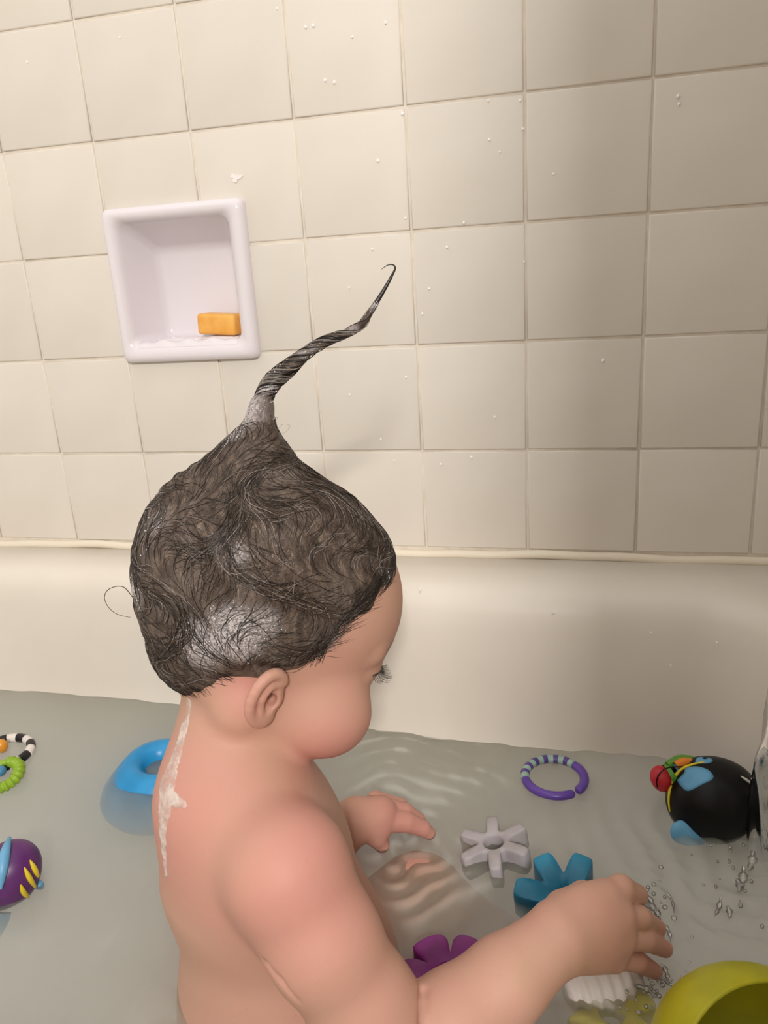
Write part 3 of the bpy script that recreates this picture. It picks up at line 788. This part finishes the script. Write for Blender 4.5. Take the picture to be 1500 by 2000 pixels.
# lather running down the nape and back
FO = Field(np.array([.27, -.47, -.17]), np.array([.40, -.30, .075]), .0014)
g = np.meshgrid(*FO.ax, indexing='ij'); q = np.stack([a.ravel() for a in g], 1)
bd = BF.at(q).reshape(FO.A.shape)
run = Field(FO.lo, FO.lo + FO.h * (np.array(FO.n) - 1), FO.h)
def onb(u, v, d):
    t = .36
    for it in range(60):
        v_ = BF.at(P(u, v, t)[None])[0]
        if v_ < .0002: break
        t += max(.0006, min(v_ * .8, .01))
    return P(u, v, t)
for (a, b) in (((368, 1368, 0), (360, 1420, 0)), ((360, 1420, 0), (344, 1475, 0)), ((344, 1475, 0), (326, 1530, 0)), ((326, 1530, 0), (321, 1580, 0)), ((321, 1580, 0), (318, 1640, 0)), ((318, 1640, 0), (324, 1710, 0))):
    w1 = {1368: 9, 1420: 11, 1475: 14, 1530: 25, 1580: 20, 1640: 11, 1710: 7}
    run.cone(onb(*a), onb(*b), px(.49, w1[a[1]]), px(.49, w1[b[1]]), .003)
run.cone(onb(340, 1560, 0), onb(358, 1572, 0), .004, .003, .003)
wob = .0006 * np.sin(g[2] * 800 + g[0] * 500) * np.sin(g[1] * 700)
FO.A = np.maximum(bd - .0006 - wob * .5, run.A + wob * 1.2).astype(np.float32)
mr_ = Mat('white_lather_run', (230, 216, 208), .4, .5); mr_.l(mr_.ramp(mr_.noise(90, 4, .65), [(.36, (.25, .25, .25, 1)), (.62, (.85, .85, .85, 1))]), mr_.b.inputs['Alpha']); M_RUN = mr_.m
fo_ = link('back_lather', FO.mesh('back_lather'), M_RUN, child); fo_['label'] = 'white lather running down the neck and back'

# ------------------------------------------------------------------ bath toys
def plastic(name, c, rough=.32, **kw):
    m = Mat(name, c, rough, .45, **kw)
    d = tuple(max(0, x - 10) for x in c); l_ = tuple(min(255, x + 8) for x in c)
    m.base(m.ramp(m.noise(45, 3), [(.3, d), (.7, l_)])); return m.m
def arc_tube(name, c, R, r, a0, a1, m, parent, n=28, tilt=None, rib=0, squash=1.0, sides=12, cap=True):
    """piece of a ring around c in the xy plane (angles in degrees, optionally tilted)"""
    V = []; F = []; Tm = tilt or Matrix.Identity(3)
    for i in range(n + 1):
        a = math.radians(a0 + (a1 - a0) * i / n); e = 0
        rr = r * (1 + (.16 * math.cos(rib * 2 * math.pi * i / n) if rib else 0))
        if cap and (i == 0 or i == n): rr *= .55
        elif cap and (i == 1 or i == n - 1): rr *= .94
        for k in range(sides):
            b = 2 * math.pi * k / sides
            V.append(Vector(c) + Tm @ Vector(((R + rr * math.cos(b)) * math.cos(a), (R + rr * math.cos(b)) * math.sin(a), rr * squash * math.sin(b))))
    for i in range(n):
        for k in range(sides):
            k2 = (k + 1) % sides; F.append((i * sides + k, (i + 1) * sides + k, (i + 1) * sides + k2, i * sides + k2))
    F.append(tuple(range(sides))); F.append(tuple(n * sides + k for k in reversed(range(sides))))
    return link(name, mesh_np(name, V, F), m, parent)
def blob_mesh(name, c, r, m, parent, ax=None, fn=None, useg=28, vseg=16):
    bm = bmesh.new(); bmesh.ops.create_uvsphere(bm, u_segments=useg, v_segments=vseg, radius=1)
    A = np.array(ax if ax is not None else np.eye(3))
    for v in bm.verts:
        q = np.array(v.co)
        if fn: q = fn(q)
        p = np.array(c) + A.T @ (q * np.array(r)); v.co = Vector(p)
    return link(name, mesh_bm(name, bm), m, parent)

# purple link ring with a mint striped length
c = PZ(1083, 1521, ZW); c[2] = ZW + .0022
ring = empty('link_ring', tuple(c)); tag(ring, 'purple toy link ring with a mint striped stretch, floating by the tub wall', 'toy ring')
MP = plastic('purple_plastic', (98, 66, 160)); MM = plastic('mint_plastic', (150, 178, 165)); MPD = plastic('deep_purple_plastic', (84, 62, 132))
arc_tube('purple_arc', c, .0268, .0042, -42, 52, MP, ring, 26, squash=.9)
arc_tube('purple_arc', c, .0268, .0042, 192, 310, MP, ring, 30, squash=.9)
arc_tube('mint_arc', c, .0268, .0041, 50, 194, MM, ring, 36, squash=.9, cap=False)
for a in range(62, 190, 22): arc_tube('stripe', c, .0268, .0043, a, a + 10, MPD, ring, 6, squash=.92, cap=False)

# splat / gear toys
def star(name, c, nl, ro, ri, rh, hgt, m, ang=0, tilt=(0, 0), powr=2.4, dish=0.0, flat=1.15):
    n = nl * 16; L = []
    def prof(off, z, inner=None):
        o = []
        for i in range(n):
            th = 2 * math.pi * i / n
            if inner is not None: r = inner
            else:
                w_ = abs(math.cos(nl * th / 2)) ** powr; r = ri + (ro - ri) * min(1, w_ * flat) + off
            o.append((r * math.cos(th), r * math.sin(th), z))
        return o
    b = .0022
    L = [prof(-b, 0), prof(0, b), prof(0, hgt - b), prof(-b * .45, hgt - b * .3), prof(-b, hgt), prof(0, hgt - dish * .5, rh + b), prof(0, hgt - b * .5 - dish, rh + b * .3), prof(0, hgt - b * 1.3 - dish, rh), prof(0, 0.002, rh * .9)]
    V = [v for l in L for v in l]; F = []
    for j in range(len(L) - 1):
        for i in range(n): k = (i + 1) % n; F.append((j * n + i, j * n + k, (j + 1) * n + k, (j + 1) * n + i))
    for i in range(n): k = (i + 1) % n; F.append(((len(L) - 1) * n + i, (len(L) - 1) * n + k, k, i))
    me = mesh_np(name, V, F); o = link(name, me, m)
    o.location = tuple(c); o.rotation_euler = (tilt[0], tilt[1], ang); return o
def wang(u0, v0, u1, v1, z=ZW):
    d = PZ(u1, v1, z) - PZ(u0, v0, z); return math.atan2(d[1], d[0])
zt = ZW + .010
c = PZ(970, 1642, zt); c[2] = zt - .021
g_toy = star('splat_toy', c, 6, .0300, .0135, .0078, .021, plastic('grey_foam_rubber', (176, 170, 174), .55), wang(970, 1640, 967, 1600, zt), (-.13, 0), powr=4.5, flat=1.7)
tag(g_toy, 'pale grey six-armed splat bath toy with a hole in its middle', 'bath toy', 'splat bath toys')
c = PZ(1108, 1762, ZW); c[2] = ZW - .016
b_toy = star('splat_toy', c, 7, .0380, .0200, .0090, .030, plastic('teal_blue_rubber', (36, 128, 164), .4), .3, (.26, -.12), 1.6, .006, 1.5)
tag(b_toy, 'teal blue lobed splat bath toy half hidden under the reaching hand', 'bath toy', 'splat bath toys')
c = PZ(880, 1912, ZW + .006); c[2] = ZW - .014
p_toy = star('splat_toy', c, 6, .0350, .0190, .0095, .024, plastic('magenta_rubber', (126, 24, 122), .4), .15, (0, 0), .45, 0, 1.25)
tag(p_toy, 'magenta purple splat bath toy behind the near forearm', 'bath toy', 'splat bath toys')
c = PZ(1195, 1990, ZW - .012); c[2] = ZW - .021
y_toy = star('splat_toy', c, 6, .0300, .0170, .0080, .016, plastic('yellow_rubber', (212, 196, 20), .4), .5, (0, 0), 1.6)
tag(y_toy, 'yellow splat bath toy sunk under the water near the lime bowl', 'bath toy', 'splat bath toys')

# white ribbed shell-like squirter under the hand
c = PZ(1175, 1922, ZW - .004); ax_ = unit(PZ(1250, 1905, ZW) - PZ(1120, 1935, ZW)); up_ = np.array([0, 0, 1.]); sd_ = np.cross(up_, ax_)
shell = empty('ribbed_squirter', tuple(c)); tag(shell, 'white ribbed squirter toy with a round hole, awash below the hand', 'bath toy')
V = []; F = []; n = 28; ns = 32
prof = [(.0002, -.026)] + [(.0165 * math.sqrt(max(.02, 1 - (t * .86) ** 2)) + .0013 * math.cos(t * 21), .026 * t) for t in np.linspace(-1, 1, n)] + [(.0088, .0262), (.0078, .0240), (.0072, .012), (.0002, .010)]
for r_, x_ in prof:
    for k in range(ns):
        b = 2 * math.pi * k / ns; V.append(c + ax_ * x_ + sd_ * r_ * math.cos(b) + up_ * r_ * .8 * math.sin(b))
for j in range(len(prof) - 1):
    for k in range(ns): k2 = (k + 1) % ns; F.append((j * ns + k, (j + 1) * ns + k, (j + 1) * ns + k2, j * ns + k2))
link('ribbed_body', mesh_np('ribbed_body', V, F), plastic('white_rubber', (222, 214, 210), .5), shell)

# blue floating toy behind the child
c = PZ(312, 1500, ZW); c[2] = ZW
MB = plastic('sky_blue_plastic', (34, 142, 200), .35)
cup = lathe('blue_float', [(.0005, -.034), (.052, -.034), (.0575, -.031), (.060, -.026), (.0585, -.021), (.052, -.012), (.044, -.002), (.039, .004), (.034, .0095), (.028, .0115), (.022, .0105), (.0165, .006), (.0135, -.002), (.0125, -.012), (.0115, -.026), (.0005, -.028)], 48)
cup.materials.append(MB); cup_o = link('blue_float', cup); cup_o.location = tuple(c); cup_o.rotation_euler = (.04, .05, 0)
tag(cup_o, 'sky blue domed float with a hole in its top, behind the toddler', 'bath toy')

# striped ring toy at the left edge
c = PZ(6, 1476, ZW); c[2] = ZW + .003
rt = empty('ring_rattle', tuple(c)); tag(rt, 'black and white striped ring rattle with a lime ribbed loop', 'toy rattle')
MK = plastic('black_plastic', (20, 18, 20), .35); MW = plastic('white_plastic', (228, 222, 216), .35)
for k in range(16):
    arc_tube('stripe', c, .0275, .0046, k * 22.5 + 6, k * 22.5 + 28.5, MK if k % 2 else MW, rt, 6, cap=False)
ML = plastic('lime_plastic', (138, 172, 40), .4)
c2 = PZ(4, 1514, ZW + .005)
arc_tube('ribbed_loop', c2, .0165, .0052, -75, 105, ML, rt, 72, rib=11, tilt=Matrix.Rotation(.25, 3, 'X'))
arc_tube('smooth_loop', c2, .0165, .0034, 104, 286, ML, rt, 30, tilt=Matrix.Rotation(.25, 3, 'X'))
blob_mesh('bead', PZ(3, 1457, ZW + .006), (.0062, .0062, .0075), plastic('orange_bead', (222, 150, 50)), rt)
blob_mesh('bead', PZ(1, 1506, ZW + .006), (.0056, .0056, .0052), plastic('blue_bead', (66, 128, 165)), rt)

# purple squirter with yellow stripes at the left edge
c = PZ(12, 1712, ZW + .010)
sq = empty('squirter_toy', tuple(c)); tag(sq, 'purple squirter bath toy with yellow stripes and a light blue fin', 'bath toy')
dR = CR[0]; dU = -CR[1]; dT = -CR[2]
sa = np.array([unit(dR * .62 + dU * .78), unit(dR * .78 - dU * .62), dT])
SR = np.array([.0315, .0245, .0235])
def sqf(q): t = q[0]; return np.array([t, q[1] * (1 - .26 * max(0, -t)), q[2] * (1 - .22 * max(0, -t))])
blob_mesh('squirter_body', c, SR, plastic('violet_rubber', (88, 36, 100), .38), sq, sa, sqf, 40, 24)
def on_ell(u, v, lift=.0004):
    d = ray(u, v); o = CC - c; A = sa @ d / SR; B = sa @ o / SR
    qa, qb, qc = A @ A, 2 * A @ B, B @ B - 1; disc = qb * qb - 4 * qa * qc
    t = (-qb - math.sqrt(max(disc, 0))) / (2 * qa); p = CC + d * t; return p + unit(p - c) * lift
MY = plastic('yellow_paint', (212, 190, 40), .35)
for pts in (((58, 1680), (66, 1696), (74, 1712)), ((47, 1694), (56, 1713), (68, 1732)), ((40, 1727), (45, 1741), (55, 1752))):
    q = np.array([on_ell(a, b) for a, b in spline([(*p, 0) for p in pts], 14)[:, :2]])
    link('stripe', tubes('stripe', [(q, .0021 * np.sin(np.linspace(.12, 2.7, 14)) ** .8)], 8), MY, sq)
MBL = plastic('light_blue_rubber', (104, 164, 204), .4)
q = np.array([on_ell(a, b, .0012) for a, b in spline([(18, 1640, 0), (10, 1668, 0), (5, 1700, 0), (1, 1735, 0)], 16)[:, :2]])
link('fin', tubes('fin', [(q, .0044 * np.sin(np.linspace(.35, 2.8, 16)))], 10), MBL, sq)
blob_mesh('nub', on_ell(73, 1727, .0012), (.0034, .0050, .0034), MBL, sq, sa)
q = np.array([P(8, 1783, .612), P(4, 1800, .610), P(-4, 1818, .608), P(-14, 1838, .606)])
link('tail', tubes('tail', [(spline(q, 10), np.linspace(.0055, .0035, 10))], 10), MBL, sq)

# toucan squirter by the running water
c = PZ(1392, 1560, ZW + .014)
tc = empty('toucan_toy', tuple(c)); tag(tc, 'black round toucan squirter toy with blue cheeks and colourful beak', 'bath toy')
TA = np.array([unit(dR * .94 + dU * .34), unit(-dR * .34 + dU * .94), dT]); SR = np.array([.0385, .0355, .0350]); sa = TA
def tf(q):
    r = q.copy()
    if q[0] > 0: r[1] *= 1 - .10 * q[0]; r[2] *= 1 - .12 * q[0]
    return r
MBK = Mat('black_rubber', (7, 7, 8), .42, .25).m
blob_mesh('toucan_body', c, SR, MBK, tc, sa, tf, 40, 24)
def patch(name, poly, m, lift=.0006, n=12):
    """polygon laid over the toucan's body as a thin raised piece"""
    poly = np.array(poly, float); ctr = poly.mean(0); b = spline([(*p, 0) for p in np.vstack([poly, poly[:1]])], 36)[:-1, :2]
    V = [on_ell(*ctr, lift)]; F = []; m_ = len(b); rings = 4
    for r_ in range(1, rings + 1):
        for p in b: V.append(on_ell(*(ctr + (p - ctr) * r_ / rings), lift if r_ < rings else lift * .3))
    for i in range(m_):
        k = (i + 1) % m_; F.append((0, 1 + k, 1 + i))
        for r_ in range(rings - 1): F.append((1 + r_ * m_ + i, 1 + r_ * m_ + k, 1 + (r_ + 1) * m_ + k, 1 + (r_ + 1) * m_ + i))
    for p in b: V.append(on_ell(*p, -.001))
    for i in range(m_): k = (i + 1) % m_; F.append((1 + (rings - 1) * m_ + i, 1 + (rings - 1) * m_ + k, 1 + rings * m_ + k, 1 + rings * m_ + i))
    return link(name, mesh_np(name, V, F), m, tc)
MTB = plastic('toucan_blue', (96, 160, 200), .45)
patch('cheek_patch', [(1322, 1524), (1336, 1510), (1340, 1500), (1362, 1497), (1385, 1505), (1393, 1520), (1372, 1532), (1345, 1545), (1331, 1537)], MTB)
patch('cheek_patch', [(1357, 1492), (1362, 1480), (1378, 1479), (1392, 1484), (1384, 1490)], MTB)
patch('eye', [(1371, 1482), (1377, 1480), (1383, 1482), (1377, 1484)], MBK, .0012)
q = np.array([on_ell(a, b, .0004) for a, b in spline([(1376, 1489, 0), (1352, 1494, 0), (1332, 1503, 0), (1318, 1519, 0), (1310, 1538, 0), (1307, 1562, 0), (1309, 1584, 0)], 26)[:, :2]])
link('collar', tubes('collar', [(q, np.concatenate([np.linspace(.0006, .0017, 13), np.linspace(.0017, .0007, 13)]))], 8), plastic('toucan_yellow', (226, 202, 40), .4), tc)
q = np.array([on_ell(a, b, .0003) for a, b in spline([(1446, 1516, 0), (1458, 1524, 0), (1474, 1536, 0)], 12)[:, :2]])
link('wing_stripe', tubes('wing_stripe', [(q, .0011 * np.sin(np.linspace(.3, 2.9, 12)))], 8), MW, tc)
bk = [P(1345, 1505, .655), P(1318, 1508, .652), P(1296, 1517, .650), P(1288, 1530, .651)]
MGN = plastic('toucan_green', (92, 150, 50), .4); MOR = plastic('toucan_orange', (226, 132, 40), .4); MRD = plastic('toucan_red', (186, 34, 46), .4)
# beak: blue lower side, green band, orange ridge, red tip with a dark mouth line
q = spline([np.append(P(1352, 1508, .662), .0098), np.append(P(1330, 1507, .658), .0100), np.append(P(1312, 1512, .655), .0098)], 12); link('beak_base', tubes('beak_base', [(q[:, :3], q[:, 3])], 14), MTB, tc)
q = spline([np.append(P(1314, 1511, .655), .0100), np.append(P(1309, 1514, .655), .0101), np.append(P(1304, 1516, .655), .0098)], 8); link('beak_band', tubes('beak_band', [(q[:, :3], q[:, 3])], 14), MGN, tc)
blob_mesh('beak_tip', P(1292, 1521, .654), (.0092, .0112, .0100), MRD, tc, sa)
q = spline([np.append(P(1354, 1490, .655), .0034), np.append(P(1335, 1489, .652), .0040), np.append(P(1318, 1495, .650), .0030)], 12); link('beak_ridge', tubes('beak_ridge', [(q[:, :3], q[:, 3])], 10), MOR, tc)
q = spline([np.append(P(1352, 1484, .660), .0036), np.append(P(1326, 1484, .657), .0040), np.append(P(1304, 1496, .655), .0036)], 12); link('beak_ridge', tubes('beak_ridge', [(q[:, :3], q[:, 3])], 10), MGN, tc)
q = np.array([P(*a) for a in spline([(1338, 1497, .6485), (1316, 1498, .6465), (1298, 1502, .6455), (1286, 1514, .6455), (1282, 1528, .6465), (1284, 1538, .648)], 20)])
link('mouth_line', tubes('mouth_line', [(q, np.full(20, .0005))], 6), MBK, tc)
def ff(q): return np.array([q[0], q[1] * (1 - .35 * q[0]), q[2] * .7])
blob_mesh('foot', P(1345, 1630, .632), (.0155, .0095, .008), MTB, tc, np.array([unit(dR * .9 - dU * .35), unit(dR * .35 + dU * .9), dT]), ff)

# lime bowl at the lower right corner
c = P(1482, 2118, .412); R_ = .0575
tcv = unit(CC - c); rv = unit(dR - tcv * (dR @ tcv)); uv = np.cross(tcv, rv)
ax_ = unit(rv * .44 - uv * .34 + tcv * .83); e1 = unit(np.cross(ax_, (0, 0, 1))); e2 = np.cross(ax_, e1)
V = []; F = []; ns = 64; prof = []
for t in np.linspace(0, 1, 18): a = math.pi - t * (math.pi - math.acos(.30)); prof.append((R_ * math.sin(a), R_ * math.cos(a)))
rr, zz = prof[-1]; prof += [(rr - .0006, zz + .0012), (rr - .0018, zz + .0012), (rr - .0026, zz)]
for t in np.linspace(1, 0, 16): a = math.pi - t * (math.pi - math.acos(.30)); prof.append(((R_ - .0026) * math.sin(a), (R_ - .0026) * math.cos(a)))
for r_, z_ in prof:
    for k in range(ns): b = 2 * math.pi * k / ns; V.append(c + ax_ * z_ + (e1 * math.cos(b) + e2 * math.sin(b)) * r_)
for j in range(len(prof) - 1):
    for k in range(ns): k2 = (k + 1) % ns; F.append((j * ns + k, j * ns + k2, (j + 1) * ns + k2, (j + 1) * ns + k))
bowl = link('toy_bowl', mesh_np('toy_bowl', V, F), plastic('lime_bowl_plastic', (172, 168, 14), .4))
tag(bowl, 'lime green plastic bowl floating at the lower right corner', 'bowl')

# ------------------------------------------------------------------ running water, splashes, droplets
def m_clear():
    m = Mat('clear_running_water'); nt = m.nt; nt.nodes.remove(m.b); out = [n for n in nt.nodes if n.type == 'OUTPUT_MATERIAL'][0]
    tr = m.n('ShaderNodeBsdfTransparent'); gl = m.n('ShaderNodeBsdfGlossy', i_Roughness=.08); df = m.n('ShaderNodeBsdfDiffuse'); df.inputs[0].default_value = rgba((226, 222, 214))
    lw = m.n('ShaderNodeLayerWeight', i_Blend=.45)
    a = m.n('ShaderNodeMixShader', i_0=.22); m.l(tr.outputs[0], a.inputs[1]); m.l(df.outputs[0], a.inputs[2])
    b = m.n('ShaderNodeMixShader'); m.l(lw.outputs['Fresnel'], b.inputs[0]); m.l(a.outputs[0], b.inputs[1]); m.l(gl.outputs[0], b.inputs[2])
    m.l(b.outputs[0], out.inputs['Surface']); return m.m
MC = m_clear()
V = []; F = []; n = 70; ns = 36
for i in range(n + 1):
    t = i / n; z = .115 + (ZW - .012 - .115) * t
    for k in range(ns):
        a = 2 * math.pi * k / ns
        r_ = .0135 + .010 * t * t + .0022 * math.sin(3 * a + 5 * t + 2 * math.sin(9 * t)) + .0014 * math.sin(7 * a - 14 * t) + .0009 * math.sin(30 * t + 2 * a)
        V.append((STREAM[0] + .004 * math.sin(7 * t) + r_ * math.cos(a), STREAM[1] + r_ * math.sin(a), z))
for i in range(n):
    for k in range(ns): k2 = (k + 1) % ns; F.append((i * ns + k, i * ns + k2, (i + 1) * ns + k2, (i + 1) * ns + k))
st_o = link('water_stream', mesh_np('water_stream', V, F), MC); tag(st_o, 'clear stream of tap water falling beside the toucan toy', 'water stream')
# tub spout the stream falls from
sp = empty('tub_spout', (WX, STREAM[1], .14)); tag(sp, 'chrome tub spout above the running water', 'faucet')
MCH = Mat('chrome', (200, 200, 204), .12, .5, Metallic=1.0).m
q = spline([(WX, STREAM[1], .150, .024), (WX - .03, STREAM[1], .150, .024), (WX - .07, STREAM[1], .147, .0225), (WX - .092, STREAM[1], .138, .020), (WX - .097, STREAM[1], .118, .0165)], 26)
link('spout_body', tubes('spout_body', [(q[:, :3], q[:, 3])], 20), MCH, sp)
fl_ = lathe('wall_flange', [(.0005, .010), (.024, .010), (.031, .006), (.034, 0)], 32); fo2 = link('wall_flange', fl_, MCH, sp); fo2.matrix_parent_inverse = Matrix.Identity(4); fo2.location = (0, 0, .010); fo2.rotation_euler = (0, -math.pi / 2, 0)
# splash rings and drops
def drops(name, items, m):
    Vs = []; Qs = []
    for p, r_, sz in items: Qs.append(cf2 + len(Vs) * len(cv2)); Vs.append(np.array(p) + cv2 * r_ * np.array([1, 1, sz]))
    return link(name, mesh_quads(name, np.concatenate(Vs), np.concatenate(Qs)), m)
bm = bmesh.new(); bmesh.ops.create_cube(bm, size=2); bmesh.ops.subdivide_edges(bm, edges=list(bm.edges), cuts=3, use_grid_fill=True)
cv2 = np.array([unit(v.co) for v in bm.verts]); cf2 = np.array([[v.index for v in f.verts] for f in bm.faces]); bm.free()
it = []
for k in range(46):
    u, v = 1262 + RNG.normal(0, 26), 1765 + RNG.normal(0, 24); it.append((PZ(u, v, ZW + RNG.uniform(0, .005)), RNG.uniform(.0006, .0022), RNG.uniform(.4, .9)))
for k in range(60):
    u, v = 1280 + RNG.normal(0, 34), 1925 + RNG.normal(0, 26); it.append((PZ(u, v, ZW + RNG.uniform(0, .003)), RNG.uniform(.0006, .0018), RNG.uniform(.4, .9)))
for k in range(30):
    u, v = 1425 + RNG.normal(0, 30), 1720 + RNG.normal(0, 60); it.append((PZ(u, v, ZW + RNG.uniform(0, .004)), RNG.uniform(.0005, .0016), RNG.uniform(.4, 1.6)))
S_ = []
def crest(u, v, du, dv, bend, r_, n_=14):
    q = [PZ(u + du * t + bend * math.sin(3.1 * t) * dv / (abs(du) + abs(dv)), v + dv * t - bend * math.sin(3.1 * t) * du / (abs(du) + abs(dv)), ZW + .0012) for t in np.linspace(0, 1, n_)]
    S_.append((np.array(q), r_ * np.sin(np.linspace(.15, 3.0, n_)) * (1 + .35 * np.sin(np.linspace(0, 17, n_) + u))))
for a in ((1212, 1752, 62, 26, 10, .0022), (1240, 1735, 40, 40, 9, .0020), (1222, 1772, 58, 16, -8, .0020), (1258, 1762, 32, 34, 8, .0024), (1290, 1800, 20, 40, 8, .0014), (1290, 1880, 14, 40, 6, .0016), (1262, 1905, 46, 18, 8, .0016), (1236, 1925, 44, 22, 8, .0018), (1290, 1735, 26, 50, 12, .0011), (1300, 1920, 40, 30, 10, .0012),
          (1452, 1690, -12, 52, 6, .0030), (1438, 1716, 6, 26, 4, .0024), (1408, 1750, -12, 40, 3, .0016), (1470, 1660, -8, 40, 4, .0030), (1420, 1768, 4, 26, 3, .0018)): crest(*a)
cr = link('splash_crests', tubes('splash_crests', S_, 8), MC); tag(cr, 'curling splash crests on the water around the fingers', 'water', kind='stuff')
sd = drops('splash_drops', it, MC); tag(sd, 'small splash drops on the water round the reaching hand', 'water drops', kind='stuff')
WD = [(541, 17), (612, 50), (597, 53), (688, 72), (753, 44), (635, 157), (653, 161), (738, 314), (786, 222), (954, 197), (956, 273), (976, 297), (1016, 196), (1021, 252), (1081, 340), (792, 426), (873, 483), (906, 435), (1024, 511), (838, 564), (825, 613), (727, 487), (682, 562), (793, 737), (683, 771), (744, 858), (966, 815), (921, 893), (861, 907), (770, 900), (1178, 704), (1324, 188), (1326, 203), (458, 470), (470, 492), (234, 73), (53, 121)]
it = []
for u, v in WD:
    r_ = ray(u, v); p = CC + r_ * ((-.0006 - CC[1]) / r_[1]); it.append((p, RNG.uniform(.0008, .0014), 1.25))
for u, v in ((822, 1151), (1010, 1335), (1068, 1326), (1272, 1235), (1083, 1197), (1310, 1300), (1400, 1255), (1385, 1330)):
    r_ = ray(u, v); p = CC + r_ * ((-.0795 - bow(.6, -.08) - CC[1]) / r_[1]); it.append((p, RNG.uniform(.0007, .0011), 1.25))
wd = drops('wall_droplets', it, Mat('droplet_sparkle_white', (255, 255, 255), .12, 1.0).m); tag(wd, 'scattered water droplets clinging to the cream tiles', 'water drops', kind='stuff')  # clear drops; their sparkle is painted in as a white base colour
# white paint fleck on a tile above the soap dish
bm = bmesh.new(); r_ = ray(460, 347); p0 = CC + r_ * ((-.0004 - CC[1]) / r_[1])
vs = []
for k in range(26):
    a = 2 * math.pi * k / 26; q = .0042 * (1 + .35 * math.sin(3 * a + 1) + .2 * math.sin(7 * a)); vs.append(bm.verts.new((p0[0] + q * 1.25 * math.cos(a), p0[1], p0[2] + q * .8 * math.sin(a))))
f_ = bm.faces.new(vs); r_ = bmesh.ops.extrude_face_region(bm, geom=[f_])
for v in r_['geom']:
    if isinstance(v, bmesh.types.BMVert): v.co.y += .0008
bmesh.ops.recalc_face_normals(bm, faces=bm.faces)
fk = link('paint_fleck', mesh_bm('paint_fleck', bm, False), Mat('white_fleck', (240, 234, 232), .6).m); tag(fk, 'small white fleck stuck on the tile above the soap dish', 'fleck')
